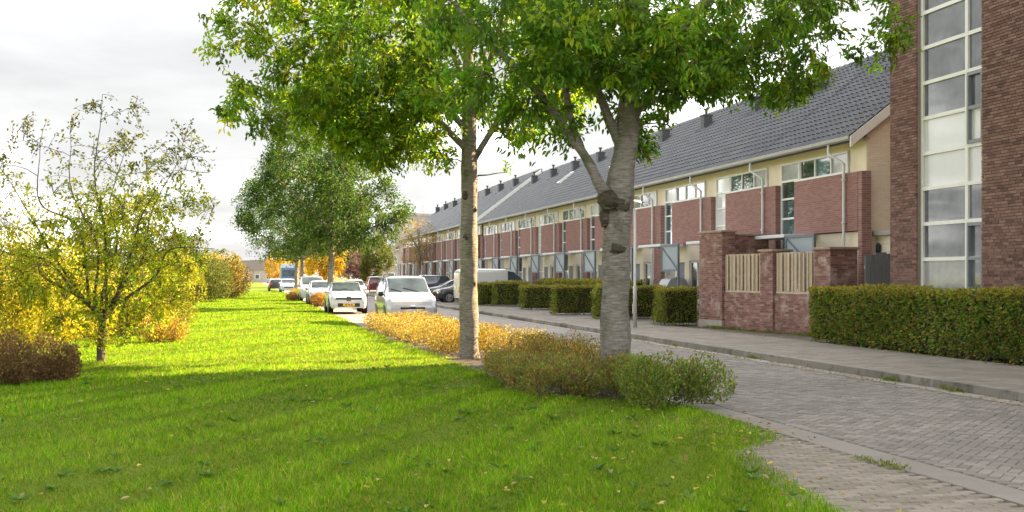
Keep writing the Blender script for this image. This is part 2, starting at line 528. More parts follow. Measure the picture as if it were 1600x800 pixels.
# flush concrete bands left and right of the carriageway
def band(name, x0, x1, y0, y1, ln, ztop, h, mat, parent, limit=300, gap=0.006, gaps=()):
    C, S_ = [], []
    y = y0
    while y < y1:
        if not any(a < y + ln / 2 < b for a, b in gaps):
            C.append(((x0 + x1) / 2, y + ln / 2, ztop - h / 2 + random.uniform(-.003, .003))); S_.append((x1 - x0, ln - gap, h))
        y += ln
    lay(name, parent, C, S_, np.zeros(len(C)), mat, limit)
M_BAND = pieces('band_concrete', [(0.0, (0.215, 0.196, 0.173)), (1.0, (0.27, 0.247, 0.22))], 0.9, stain=(0.18, 0.17, 0.14), stain_scale=2.2, stain_pos=(0.5, 0.8))
band('edging_slab', 5.62, 5.99, 3, 38.4, 1.0, 0.004, 0.08, M_BAND, road)
M_GUTTER = pieces('gutter_stone', [(0.0, (0.28, 0.26, 0.23)), (1.0, (0.36, 0.335, 0.30))], 0.9, stain=(0.17, 0.155, 0.125), stain_scale=2.5, stain_pos=(0.5, 0.8))
band('gutter_stone', 9.98, 10.24, 8, 60, 0.3, 0.0, 0.07, M_GUTTER, road)
# brown-grey brick path in the right foreground corner
pb = MB(); pb.box(3.2, 5.64, -6, 13.6, -0.06, -0.014)
path = pb.build('path', M_JOINT); tag(path, kind='structure')
M_PATH = pieces('path_brick', [(0.0, (0.195, 0.168, 0.137)), (0.5, (0.238, 0.208, 0.17)), (1.0, (0.285, 0.25, 0.206))], 0.9,
                stain=(0.15, 0.14, 0.085), stain_scale=1.1, stain_pos=(0.5, 0.78), bmp=0.4, bscale=70)
C, Sz = [], []
for j, y in enumerate(np.arange(3, 12.4, 0.085)):
    for x in np.arange(3.7 + (j % 2) * 0.105, 5.55, 0.212):
        if x > lawn_edge(y) - 0.35:
            C.append((x, y, -0.03 + random.uniform(-.004, .004))); Sz.append((0.204, 0.077, 0.062))
lay('brick', path, C, Sz, np.random.default_rng(3).normal(0, 0.012, len(C)), M_PATH)

# raised footway on the right with tiles and kerb
fb = MB(); fb.box(10.26, 60, -8, 400, -0.09, 0.088)
footway = fb.build('sidewalk', M_JOINT); tag(footway, kind='structure')
M_SLAB = pieces('sidewalk_slab', [(0.0, (0.215, 0.19, 0.163)), (1.0, (0.275, 0.246, 0.213))], 0.9, stain=(0.15, 0.14, 0.11), stain_scale=0.8, stain_pos=(0.5, 0.8), bmp=0.25, bscale=80)
C, Sz = [], []
for j, y in enumerate(np.arange(12, 90, 0.3)):
    for x in np.arange(10.58, 13.35, 0.3):
        C.append((x, y + 0.15 * (int(round((x - 10.58) / .3)) % 2), 0.085 + random.uniform(-.003, .003))); Sz.append((0.294, 0.294, 0.05))
lay('slab', footway, C, Sz, np.zeros(len(C)), M_SLAB)
kb = empty('kerb', (0, 0, 0)); tag(kb, kind='structure')
band('kerb_stone', 10.25, 10.42, 10, 130, 1.0, 0.125, 0.2, M_KERB, kb, gaps=((36.5, 38.5), (43, 46), (49, 52), (56, 59), (64, 78)))
# gardens behind
gs = MB(); gs.box(13.42, 40, 6, 140, 0.02, 0.096)
o = gs.build('garden_soil', plain('garden_earth', (0.11, 0.095, 0.07), 0.95, 0.3, 3, bmp=0.4)); tag(o, kind='structure')
bay = MB(); bay.box(13.40, 16.2, 37.5, 130, 0.09, 0.104)
o = bay.build('parking_pavement', M_PAVER); tag(o, kind='structure')
# soil of the planted strip between lawn and road
bs = MB(); bs.box(3.5, 5.63, 15.3, 38.3, -0.05, 0.022)
o = bs.build('bed_soil', M_SOIL); tag(o, kind='structure')

# ------------------------------------------------------------------ tower block at the right edge
TX = 14.5
tower = empty('apartment_building', (TX, 24.36, 0), 0, 'dark red brick apartment block with a tall white framed window strip', 'building')
def to_tower(v):
    return np.asarray(v) - np.array([TX, 24.36, 0])
WY0, WY1, WZ0, WZ1 = 20.93, 23.27, 0.52, 10.68
HT = 12.5
core = MB()
core.box(0.03, 11, -16.4, 20.93 - 24.36, 0, HT); core.box(0.03, 11, 23.27 - 24.36, 0, 0, HT)
core.box(0.03, 11, 20.93 - 24.36, 23.27 - 24.36, 0, WZ0); core.box(0.03, 11, 20.93 - 24.36, 23.27 - 24.36, WZ1, HT)
core.box(3.0, 11, 20.93 - 24.36, 23.27 - 24.36, WZ0, WZ1)
core.build('wall', M_MORT, tower)
sidew = MB(); sidew.box(0.0, 11.0, -0.02, 0.004, 0, HT)
sidew.build('side_wall', brick_mat('tower_brick_side', (0.12, 0.065, 0.052), (0.17, 0.10, 0.08), (0.13, 0.105, 0.095), 'X'), tower)
blocker = MB(); blocker.box(7.6, 11.0, 0.02, 4.7, 0, 9.6); blocker.build('added_sun_blocker', MATS['tower_brick_side'], tower)  # unseen block, added to keep sun through the gap off the sidewalk
par = MB(); par.box(-0.06, 11.05, -16.45, 0.06, HT, HT + 0.12)
par.build('parapet_cap', M_GUT, tower)
M_TBRICK = pieces('tower_brick', [(0.0, (0.115, 0.066, 0.058)), (0.3, (0.195, 0.108, 0.092)), (0.7, (0.24, 0.135, 0.115)), (1.0, (0.29, 0.18, 0.155))], 0.85, bmp=0.4, bscale=60, fine=0.2)
C, Sz = [], []
ch, bl = 0.0625, 0.222
for k in range(int(HT / ch)):
    z = k * ch + ch / 2
    off = (0, 0.5, 0.25, 0.75)[k % 4] * bl if k % 7 else 0.35 * bl
    y = 24.36 - off
    if off: y += bl
    while y > 8.2:
        y1, y0 = min(y, 24.36), y - bl
        segs = [(y0, y1)]
        if WZ0 < z < WZ1:
            segs = []
            if y1 <= WY0 or y0 >= WY1: segs = [(y0, y1)]
            else:
                if y0 < WY0 - 0.03: segs.append((y0, WY0))
                if y1 > WY1 + 0.03: segs.append((WY1, y1))
        for s0, s1 in segs:
            if s1 - s0 > 0.03:
                C.append((TX + 0.035 + random.uniform(-.003, .003), (s0 + s1) / 2, z)); Sz.append((0.07, s1 - s0 - 0.011, ch - 0.011))
        y -= bl
C = np.array(C); Sz = np.array(Sz)
vis, S = in_view(C)
vis &= C[:, 2] > 1.3
order = np.argsort(np.where(vis, S, 1e6))[:300]
key = {}
for i in order:
    k = tuple(np.round(Sz[i], 3))
    if k not in key:
        v, q = boxes_np([(0, 0, 0)], [Sz[i]]); key[k] = np_mesh('brick', v, [q], mats=[M_TBRICK])
    obj('brick', key[k], tower, tuple(to_tower(C[i])))
rest = np.setdiff1d(np.arange(len(C)), order)
v, q = boxes_np(to_tower(C[rest]), Sz[rest])
tag(obj('brick_field', np_mesh('brick_field', v, [q], mats=[M_TBRICK]), tower), kind='stuff')
# window strip
M_TGLASS = glass_mat('tower_glass', (0.10, 0.11, 0.12), 0.02)
M_GREYF = plain('grey_sash', (0.20, 0.22, 0.245), 0.45, 0.08, 3)
FR = MB()
lx = 0.10
def ty(y): return y - 24.36
for y, w in ((WY0 + 0.035, 0.07), (21.58, 0.10), (WY1 - 0.04, 0.08)):
    FR.box(lx, lx + 0.12, ty(y - w / 2), ty(y + w / 2), WZ0, WZ1)
wf = FR.build('window_frame', M_WHITE, tower, bevel=0.006)
zt = [0.52] + [1.30 + 0.78 * k for k in range(13)]
zt = [z for z in zt if z <= WZ1] 
cols_y = ((21.63, WY1 - 0.08), (WY0 + 0.07, 21.53))
for ci, (y0, y1) in enumerate(cols_y):
    for k in range(len(zt) - 1):
        z0, z1 = zt[k], zt[k + 1]
        tb = MB(); tb.box(lx + 0.005, lx + 0.115, ty(y0), ty(y1), z1 - 0.04, z1 + 0.04)
        tb.build('transom', M_WHITE, wf)
        if ci == 0 and k == 4:
            mid = MB(); mid.box(lx + 0.01, lx + 0.1, ty(y0), ty(y1), z0 + 0.0 - 0.018, z0 + 0.02)
        gm = M_TGLASS
        if ci == 0 and k in (4, 5): gm = M_BLIND
        if ci == 0 and k in (0, 1): gm = M_CURT
        if ci == 1 and k in (4, 5): gm = M_BLIND
        p = MB(); p.box(lx + 0.05, lx + 0.065, ty(y0), ty(y1), z0 + 0.04, z1 - 0.04)
        p.build('pane', gm, wf)
for z0, z1 in ((4.46, 5.94), (1.34, 2.82)):
    s = MB(); y0, y1 = cols_y[1]; zm = (z0 + z1) / 2
    s.box(lx - 0.03, lx + 0.06, ty(y0), ty(y0 + 0.06), z0, z1); s.box(lx - 0.03, lx + 0.06, ty(y1 - 0.06), ty(y1), z0, z1)
    s.box(lx - 0.028, lx + 0.058, ty(y0 + .06), ty(y1 - .06), z0, z0 + 0.07); s.box(lx - 0.028, lx + 0.058, ty(y0 + .06), ty(y1 - .06), z1 - 0.07, z1)
    s.box(lx - 0.028, lx + 0.058, ty(y0 + .06), ty(y1 - .06), zm - 0.035, zm + 0.035)
    s.build('sash', M_GREYF, wf)

# ------------------------------------------------------------------ terraced houses
HW = 5.3
FX = 16.4
TAN = 0.755
EX, EZ = -0.30, 5.53          # eave line, local
RX = 4.7
RZ = EZ + TAN * (RX - EX)
SL = math.hypot(RX - EX, RZ - EZ)
NR = 18
ROW = SL / NR
cosp, sinp = (RX - EX) / SL, (RZ - EZ) / SL
def tile_mesh(w):
    n = 8
    yy = np.linspace(-w / 2, w / 2 * 0.98, n)
    ph = (yy / w + 0.5) * 2 * np.pi
    zz = 0.028 * np.cos(ph) + 0.022
    ln = ROW + 0.05
    lo = np.stack([np.zeros(n), yy, zz + 0.028], -1)
    hi = np.stack([np.full(n, ln), yy, zz + 0.0], -1)
    lip = np.stack([np.zeros(n) + 0.004, yy, zz - 0.004], -1)
    return np.vstack([lip, lo, hi]), grid_quads(3, n)[:, ::-1]
def slope(v):
    """(along slope, y, normal) -> local house coordinates."""
    v = np.asarray(v, float)
    return np.stack([EX + v[:, 0] * cosp - v[:, 2] * sinp, v[:, 1], EZ + v[:, 0] * sinp + v[:, 2] * cosp], -1)
TW = HW / 18

def pane_box(mb, x, y0, y1, z0, z1): mb.box(x, x + 0.015, y0, y1, z0, z1)

def window(parent, name, x, y0, y1, z0, z1, vs_, hs, pm, fw=0.06, d=0.09, mat=None):
    """frame with mullions at vs_ and transoms at hs; every pane its own mesh."""
    f = MB(); mat = mat or M_WHITE
    f.box(x, x + d, y0, y0 + fw, z0, z1); f.box(x, x + d, y1 - fw, y1, z0, z1)
    f.box(x + .002, x + d - .002, y0 + fw, y1 - fw, z0, z0 + fw); f.box(x + .002, x + d - .002, y0 + fw, y1 - fw, z1 - fw, z1)
    ye = [y0 + fw / 2] + list(vs_) + [y1 - fw / 2]; ze = [z0 + fw / 2] + list(hs) + [z1 - fw / 2]
    for y in vs_: f.box(x + .003, x + d - .003, y - fw / 2, y + fw / 2, z0 + fw, z1 - fw)
    for z in hs: f.box(x + .005, x + d - .005, y0 + fw, y1 - fw, z - fw / 2, z + fw / 2)
    o = f.build(name, mat, parent)
    k = 0
    for i in range(len(ye) - 1):
        for j in range(len(ze) - 1):
            p = MB(); pane_box(p, x + 0.045, ye[i] + fw / 2 - .01, ye[i + 1] - fw / 2 + .01, ze[j] + fw / 2 - .01, ze[j + 1] - fw / 2 + .01)
            p.build('pane', pm[k % len(pm)], o); k += 1
    return o

def house(Y, label, first=False, pm_strip=None, pm_top=None, skylight=False):
    h = empty('terraced_house', (FX, Y, 0), 0, label, 'house', 'terraced houses along the street')
    y_lo = -0.86 if first else 0.0
    # walls
    w = MB()
    wl = -0.63 if first else 0.0
    w.box(0.25, 0.55, wl, HW, 5.28, 5.62)
    w.box(0.25, 0.55, wl, 0.23, 4.6, 5.28); w.box(0.25, 0.55, 4.5, HW, 4.6, 5.28)
    w.box(0.16, 0.5, wl, 0.35, 0, 2.95); w.box(0.16, 0.5, 1.75, 2.25, 0, 2.95); w.box(0.16, 0.5, 3.1, 3.2, 0, 2.95)
    w.box(0.16, 0.5, 0.35, 1.75, 0, 0.9); w.box(0.16, 0.5, 0.35, 1.75, 2.3, 2.95); w.box(0.16, 0.5, 2.25, 3.1, 2.25, 2.95)
    w.box(0.16, 0.5, 3.2, 4.5, 0, 0.92)
    w.box(0.5, 9.2, 0.02, HW - 0.02, 0, 5.5)
    w.build('wall', M_CREAM, h)
    bk = MB(); bk.box(0, 0.45, wl, 3.2, 2.97, 4.6)
    bk.build('brick_panel', M_RBRICK, h)
    b2 = MB(); b2.box(0.0, 0.45, 4.5, HW, 0, 4.6)
    b2.build('brick_pier', M_RBRICK, h)
    # windows
    hs = [1.45, 1.98, 2.92, 3.52, 4.14, 4.70]
    window(h, 'window_strip', 0.17, 3.22, 4.48, 0.93, 5.27, [], hs, pm_strip or [M_GLASS, M_CURT, M_GLASS_T, M_GLASS_T, M_GLASS_T, M_GLASS, M_GLASS])
    window(h, 'clerestory_window', 0.18, 0.25, 3.2, 4.64, 5.27, [1.24, 2.22], [], pm_top or [M_GLASS, M_GLASS_T, M_GLASS])
    window(h, 'front_window', 0.20, 0.36, 1.74, 0.91, 2.29, [1.05], [], [M_CURT, M_GLASS])
    sl = MB(); sl.box(-0.01, 0.24, 0.2, 3.2, 4.605, 4.638)
    sl.build('sill', M_WHITE, h)
    dr = MB(); dr.box(0.2, 0.26, 2.27, 3.08, 0.1, 2.23)
    dd = dr.build('door', M_DOOR, h, bevel=0.01)
    hd = MB(); hd.tube([(0.17, 2.36, 1.0), (0.17, 2.36, 1.3)], 0.012, 6); hd.build('handle', M_PIPE, dd)
    # gutter and downpipe
    gt = MB()
    prof = [(-0.40, 5.56), (-0.40, 5.47), (-0.36, 5.43), (-0.29, 5.43), (-0.25, 5.47), (-0.25, 5.56), (-0.265, 5.56), (-0.27, 5.48), (-0.30, 5.45), (-0.35, 5.45), (-0.385, 5.48), (-0.385, 5.56)]
    vv = np.array([(x, y, z) for y in (y_lo + 0.02, HW + 0.0) for x, z in prof])
    n = len(prof)
    gt.add(vv, [[i, (i + 1) % n, n + (i + 1) % n, n + i] for i in range(n)])
    gt.box(-0.24, 0.28, y_lo + 0.08, HW, 5.49, 5.525)
    gt.build('gutter', M_GUT, h)
    dp = MB(); dp.tube(catmull([(-0.32, 0.42, 5.44), (-0.32, 0.42, 5.22), (-0.30, 0.38, 5.14), (-0.12, 0.06, 4.92), (-0.08, 0.0, 4.82), (-0.075, 0.0, 4.6), (-0.075, 0.0, 2.4), (-0.075, 0, 0.1)], 40), 0.042, 8)
    for z in (4.4, 3.2, 1.9, 0.7): dp.box(-0.13, 0.0, -0.05, 0.05, z, z + 0.03)
    dp.build('downpipe', M_PIPE, h, smooth=True)
    # roof
    rf = MB()
    def slab(y0, y1, x0, z0, x1, z1, th):
        v = [(x0, y0, z0), (x1, y0, z1), (x1, y1, z1), (x0, y1, z0), (x0, y0, z0 - th), (x1, y0, z1 - th), (x1, y1, z1 - th), (x0, y1, z0 - th)]
        rf.add(v, QB[:, ::-1])
    slab(y_lo, HW, EX + 0.02, EZ - 0.01, RX, RZ - 0.02, 0.14)
    slab(y_lo, HW, RX, RZ - 0.02, 2 * RX - EX, EZ - 0.01, 0.14)
    roof = rf.build('roof', M_ROOFB, h)
    tv, tq = tile_mesh(TW)
    pos = [(r * ROW - 0.02, y_lo + TW / 2 + k * TW, 0.0) for r in range(NR) for k in range(int(round((HW - y_lo) / TW)))]
    pos = np.array(pos)
    if first:
        tm = np_mesh('tile', np.stack([tv[:, 0] * cosp - tv[:, 2] * sinp, tv[:, 1], tv[:, 0] * sinp + tv[:, 2] * cosp], -1), [tq], smooth=False, mats=[M_TILE])
        own = np.argsort(pos[:, 1] * 0.8 + pos[:, 0] * 0.25)[:300]
        for i in own: obj('tile', tm, roof, tuple(slope(pos[i:i + 1])[0]))
        rest_ = np.setdiff1d(np.arange(len(pos)), own)
        pos = pos[rest_]
    V = (tv[None] + pos[:, None, :]).reshape(-1, 3)
    Q = (tq[None] + (np.arange(len(pos)) * len(tv))[:, None, None]).reshape(-1, 4)
    tag(obj('tile_field', np_mesh('tile_field', slope(V), [Q], mats=[M_TILE]), roof), kind='stuff')
    rg = MB(); k = 0
    y = y_lo
    while y < HW - 0.05:
        a = np.linspace(0, np.pi, 7)
        y2 = min(y + 0.42, HW)
        va = [(RX + 0.13 * math.cos(t_), y, RZ - 0.02 + 0.11 * math.sin(t_)) for t_ in a] + [(RX + 0.12 * math.cos(t_), y2, RZ - 0.035 + 0.105 * math.sin(t_)) for t_ in a]
        rg.add(va, grid_quads(2, 7)); y += 0.40
    rg.build('ridge', M_TILE, roof)
    # chimney
    cx = 3.4; cz = EZ + TAN * (cx - EX)
    cm = MB(); cm.box(cx - 0.2, cx + 0.2, 2.45, 2.85, cz - 0.35, cz + 0.48); cm.box(cx - 0.23, cx + 0.23, 2.42, 2.88, cz + 0.48, cz + 0.54)
    cm.box(cx - 0.42, cx + 0.3, 2.36, 2.94, cz - 0.42, cz - 0.18)
    co = cm.build('chimney', M_CHIM, roof)
    pp = MB(); pp.lathe([(0.0, 0.0), (0.07, 0.0), (0.07, 0.2), (0.12, 0.21), (0.12, 0.27), (0.0, 0.29)], 10, (cx, 2.65, cz + 0.54)); pp.build('cowl', M_CHIM, h)
    if skylight:
        s0 = 2.9
        sk = MB()
        v = slope(np.array([(a_, b_, c_) for c_ in (0.02, 0.16) for a_, b_ in ((s0, 0.9), (s0, 1.7), (s0 + 1.1, 1.7), (s0 + 1.1, 0.9))]))
        sk.add(v, QB[:, ::-1]); so = sk.build('skylight', M_WHITE, roof)
        sg = MB(); v = slope(np.array([(a_, b_, c_) for c_ in (0.1, 0.17) for a_, b_ in ((s0 + .08, 0.98), (s0 + .08, 1.62), (s0 + 1.02, 1.62), (s0 + 1.02, 0.98))]))
        sg.add(v, QB[:, ::-1]); sg.build('skylight_pane', M_GLASS, h)
    # canopy and screen
    cp = MB(); cp.box(-0.95, -0.004, 1.95, 4.55, 2.855, 2.955)
    cp.build('canopy', M_CANOPY, h, bevel=0.01)
    sf = MB()
    x = -0.93
    for a_, b_ in ((0.12, 0.2), (1.85, 1.93)): sf.box(x, x + 0.07, a_, b_, 0.1 if a_ < 1 else 1.9, 2.9)
    sf.box(x + .003, x + 0.067, 0.2, 1.85, 2.82, 2.9); sf.box(x + .003, x + 0.067, 0.2, 1.85, 1.9, 1.97)
    sf.bar((x + 0.0, 0.2, 1.97), (x + 0.0, 1.85, 2.82), 0.035)
    so = sf.build('porch_screen', M_SCREEN_D, h)
    sp = MB(); sp.box(x + 0.03, x + 0.045, 0.2, 1.85, 1.97, 2.82); sp.build('screen_panel', M_SCREEN, so)
    if first:
        # gable end wall, brick return and white bargeboard
        gw = MB(); y = -0.66
        v = [(0.262, y, 0), (9.2, y, 0), (9.2, y, 5.6), (RX, y, RZ - 0.16), (0.262, y, EZ + TAN * 0.55 - 0.16)]
        v = v + [(a_, 0.02, c_) for a_, _, c_ in v]
        n = 5
        me_f = [[0, 1, 2, 3, 4]]
        me = np_mesh('gable_wall', np.array(v), [np.array(me_f), np.array([[i, i + 5, (i + 1) % 5 + 5, (i + 1) % 5] for i in range(5)])], mats=[M_CREAM_B])
        obj('gable_wall', me, h)
        rt = MB(); rt.box(-0.003, 0.28, -0.86, -0.662, 0, 4.6); rt.build('brick_return', M_RBRICK_X, h)
        bb = MB()
        for x0, x1 in ((EX - 0.06, RX), (RX, 2 * RX - EX)):
            z0 = EZ + TAN * (x0 - EX) if x1 == RX else RZ
            z1 = RZ if x1 == RX else EZ
            v = [(x0, -0.90, z0 - 0.24), (x1, -0.90, z1 - 0.24), (x1, -0.90, z1 + 0.05), (x0, -0.90, z0 + 0.05)]
            v += [(a_, -0.855, c_) for a_, _, c_ in v]
            bb.add(v, QB)
        bb.build('bargeboard', M_WHITE, h)
    return h

HO = ['nearest', 'second', 'third', 'fourth', 'fifth', 'sixth', 'seventh', 'eighth', 'ninth', 'tenth']
Y0 = 29.86
house(Y0, 'brick and cream terraced house at the near end of the row, with gable wall', True,
      [M_GLASS, M_CURT, M_GLASS_T, M_GLASS_T, M_GLASS_T, M_GLASS, M_CURT], [M_CURT, M_GLASS_T, M_GLASS])
h2 = house(Y0 + HW, 'second terraced house from the gable end, white blinds in its tall window strip', False,
           [M_CURT, M_BLIND, M_BLIND, M_BLIND, M_BLIND, M_BLIND, M_BLIND], [M_CURT, M_GLASS, M_GLASS_T])
h3 = house(Y0 + 2 * HW, 'third terraced house from the gable end, seen right above the grey lamp post', False,
           [M_GLASS, M_CURT, M_BLIND, M_GLASS_T, M_GLASS_T, M_GLASS, M_CURT], [M_BLIND, M_CURT, M_GLASS])
h4 = house(Y0 + 5 * HW, 'sixth terraced house from the gable end, with a skylight in its roof', False, None, [M_GLASS, M_CURT, M_GLASS_T], skylight=True)
for i, src in ((3, h2), (4, h3), (6, h2), (7, h4), (8, h3), (9, h3)):
    c_ = copy_tree(src); c_.location = (FX, Y0 + i * HW, 0)
    c_['label'] = '%s terraced house of the long near row, counted from the gable end' % HO[i]
row2 = None
for i in range(8):
    c_ = copy_tree(h3 if i % 2 else h2); c_.location = (FX - 0.12, 83.02 + i * HW, 0); c_.scale = (1, 1, 1.025)
    c_['label'] = ('nearest house of the far terrace beyond, its roof edge stepping above the near row' if i == 0 else
                   '%s house of the far terrace beyond the brown small tree' % HO[i])
    c_['group'] = 'terraced houses of the far row'
    if i == 0:
        bb = MB()
        v = [(EX - 0.06, -0.10, EZ - 0.24), (RX, -0.10, RZ - 0.24), (RX, -0.10, RZ + 0.06), (EX - 0.06, -0.10, EZ + 0.06)]
        v += [(a_, -0.02, c2) for a_, _, c2 in v]
        bb.add(v, QB); bb.build('bargeboard', M_WHITE, c_)
        gwm = np_mesh('gable_wall', np.array([(0.25, 0, 0), (9.2, 0, 0), (9.2, 0, 5.6), (RX, 0, RZ - .1), (0.25, 0, EZ + .3)]), [np.array([[0, 1, 2, 3, 4]])], mats=[M_CREAM_B])
        obj('gable_wall', gwm, c_)

# cream annexe between gable and tower
an = empty('annexe', (16.95, 27.3, 0), 0, 'low cream annexe with a flat dark roof beside the gable wall', 'annexe')
q_ = MB(); q_.box(0, 4.5, 0, 1.85, 0, 2.82); q_.build('wall', M_CREAM_B, an)
q_ = MB(); q_.box(-0.16, 4.6, -0.12, 1.86, 2.82, 2.96); q_.build('flat_roof', M_GUT, an, bevel=0.01)
window(an, 'side_window', -0.02, 0.3, 1.3, 1.5, 2.45, [], [], [M_GLASS])
wl = MB(); wl.lathe([(0, 0), (0.05, 0), (0.07, 0.06), (0.07, 0.2), (0.04, 0.26), (0, 0.27)], 10, (-0.08, 1.66, 2.35)); wl.build('wall_lamp', plain('black_lamp', (0.02, 0.02, 0.022), 0.4), an)

# ------------------------------------------------------------------ garden wall with piers and wooden fence panels
gwall = empty('garden_wall', (14.07, 35.0, 0.09), R(6.5), 'red brick garden wall with piers and pale wooden fence panels', 'wall')
M_GBRICK = pieces('garden_brick', [(0.0, (0.18, 0.095, 0.082)), (0.4, (0.255, 0.135, 0.115)), (0.8, (0.32, 0.18, 0.155)), (1.0, (0.40, 0.27, 0.235))], 0.9,
                  stain=(0.52, 0.44, 0.41), stain_scale=1.7, stain_pos=(0.53, 0.74), bmp=0.4, fine=0.2)
def brick_block(name, x0, x1, y0, y1, z0, z1, parent, faces=('x', 'y')):
    """masonry block: mortar core (its own mesh) with bricks on the street face and the near end."""
    cr_ = MB(); cr_.box(x0 + 0.012, x1, y0 + 0.012, y1, z0, z1)
    o = cr_.build(name, M_MORT, parent)
    C, S_ = [], []
    nz_ = int(round((z1 - z0) / 0.0625))
    hh = (z1 - z0) / nz_
    for k in range(nz_):
        z = z0 + (k + .5) * hh
        for ax in faces:
            a0, a1 = (y0, y1) if ax == 'x' else (x0, x1)
            p = a0 - (0.111 if k % 2 else 0)
            while p < a1 - 0.02:
                s0, s1 = max(p, a0), min(p + 0.222, a1)
                if s1 - s0 > 0.03:
                    j = random.uniform(-.003, .003)
                    if ax == 'x': C.append((x0 + 0.03 + j, (s0 + s1) / 2, z)); S_.append((0.06, s1 - s0 - 0.01, hh - 0.011))
                    else: C.append(((s0 + s1) / 2, y0 + 0.03 + j, z)); S_.append((s1 - s0 - 0.01, 0.062, hh - 0.0108))
                p += 0.222
    v, q = boxes_np(C, S_)
    tag(obj('brick_field', np_mesh('brick_field', v, [q], mats=[M_GBRICK]), o), kind='stuff')
    return o
def cap(x0, x1, y0, y1, z, parent, th=0.07, mat=None):
    c_ = MB(); c_.box(x0 - 0.05, x1 + 0.05, y0 - 0.05, y1 + 0.05, z, z + th)
    return c_.build('coping', mat or M_COPE, parent, bevel=0.012)
b_ = brick_block('pier', 0, 0.46, -1.46, 0, 0.25, 2.97, gwall); cap(0, 0.46, -1.46, 0, 2.97, gwall)
pl = MB(); pl.box(-0.03, 0.46, -1.48, 0.0, 0, 0.25); pl.build('plinth', M_CONC, gwall)
b_ = brick_block('tall_wall', 0.47, 1.75, -1.30, -0.9, 0.0, 2.88, gwall, ('y',)); cap(0.53, 1.75, -1.30, -0.9, 2.88, gwall)
brick_block('low_wall', 0.06, 0.30, -6.4, -1.46, 0.0, 1.12, gwall, ('x',))
for y0, y1, dpt, top in ((-4.34, -3.65, 0.6, 2.32), (-7.13, -6.4, 0.85, 2.32)):
    brick_block('pier', 0.0, dpt, y0, y1, 0, top, gwall); cap(0.0, dpt, y0, y1, top, gwall)
M_WOOD = pieces('weathered_wood', [(0.0, (0.34, 0.265, 0.19)), (0.5, (0.43, 0.345, 0.255)), (1.0, (0.53, 0.44, 0.34))], 0.8, stain=(0.22, 0.18, 0.14), stain_scale=1.6, stain_pos=(0.55, 0.75), bscale=25)
M_WOODL = plain('pale_wood_rail', (0.55, 0.47, 0.37), 0.8, 0.12, 5)
for y0, y1, n in ((-3.63, -1.50, 10), (-6.38, -4.36, 11)):
    fp = MB()
    for z in (1.13, 2.22): fp.box(0.10, 0.19, y0, y1, z, z + 0.06)
    fp.box(0.14, 0.18, y0, y1, 1.6, 1.68)
    fpo = fp.build('fence_panel', M_WOODL, gwall)
    stp = (y1 - y0) / n
    for k in range(n):
        s = MB(); yy = y0 + (k + .5) * stp
        s.box(0.075 if k % 2 else 0.097, 0.1 if k % 2 else 0.118, yy - stp * 0.40, yy + stp * 0.40, 1.19, 2.27 + random.uniform(-.01, .012))
        so = s.build('slat', M_WOOD, fpo)
        ed = MB(); ed.box(0.05, 0.075 if k % 2 else 0.097, yy - stp * 0.52, yy - stp * 0.36, 1.19, 2.26); ed.build('slat', M_WOODL, fpo)

gate = empty('garden_gate', (15.45, 27.15, 0.09), 0, 'grey vertical board gate between brick pier and apartment block', 'gate')
M_GGATE = pieces('grey_board', [(0.0, (0.20, 0.215, 0.235)), (1.0, (0.27, 0.285, 0.305))], 0.7)
for k in range(7):
    s = MB(); s.box(k * 0.155, k * 0.155 + 0.14, 0, 0.025, 0.05, 2.24 - 0.03 * abs(k - 3) + random.uniform(-.01, .01)); s.build('board', M_GGATE, gate)
s = MB(); s.box(0, 1.08, 0.026, 0.07, 0.4, 0.5); s.box(0, 1.08, 0.026, 0.07, 1.8, 1.9); s.build('rail', M_GGATE, gate)

# ------------------------------------------------------------------ foliage tools
def leaves(pos, d, L, Wd, cols, rg, shape=4, up=None, fold=0.25):
    n = len(pos)
    d = unit(d)
    r = rg.normal(size=(n, 3))
    if up is not None: r = r * 0.45 + up
    s = unit(np.cross(d, r)); nn = np.cross(s, d)
    L = np.broadcast_to(L, (n,))[:, None]; Wd = np.broadcast_to(Wd, (n,))[:, None]
    if shape == 6:
        P = [pos, pos + d * L * .35 - s * Wd * .48 + nn * Wd * fold, pos + d * L * .68 - s * Wd * .38 + nn * Wd * fold * .6 , pos + d * L - nn * L * .10,
             pos + d * L * .68 + s * Wd * .38 + nn * Wd * fold * .6, pos + d * L * .35 + s * Wd * .48 + nn * Wd * fold]
        T = np.array([[0, 2, 1], [0, 3, 2], [0, 4, 3], [0, 5, 4]])
    else:
        P = [pos, pos + d * L * .5 - s * Wd * .5 + nn * Wd * fold, pos + d * L, pos + d * L * .5 + s * Wd * .5 + nn * Wd * fold]
        T = np.array([[0, 2, 1], [0, 3, 2]])
    k = len(P)
    V = np.stack(P, 1).reshape(-1, 3)
    F = (T[None] + (np.arange(n) * k)[:, None, None]).reshape(-1, 3)
    return V, F, np.repeat(cols, k, axis=0)

def pick_cols(rg, n, pal, jit=0.18):
    pal = np.array(pal, float)
    c = pal[rg.integers(0, len(pal), n)]
    return np.clip(c * (1 + rg.normal(0, jit, (n, 1))) * (1 + rg.normal(0, jit * .35, (n, 3))), 0.003, 0.95)

def leaf_object(name, parts, parent, mat):
    V, F, Cc, k = [], [], [], 0
    for v, f, c in parts:
        V.append(v); F.append(f + k); Cc.append(c); k += len(v)
    return obj(name, np_mesh(name, np.vstack(V), [np.vstack(F)], np.vstack(Cc), mats=[mat]), parent)

def tube_set(lst, n):
    """join many tubes: list of (pts, radii)."""
    V, Q, k = [], [], 0
    for p, r in lst:
        v, q = tube_np(p, r, n)
        V.append(v); Q.append(q + k); k += len(v)
    return np.vstack(V), np.vstack(Q)

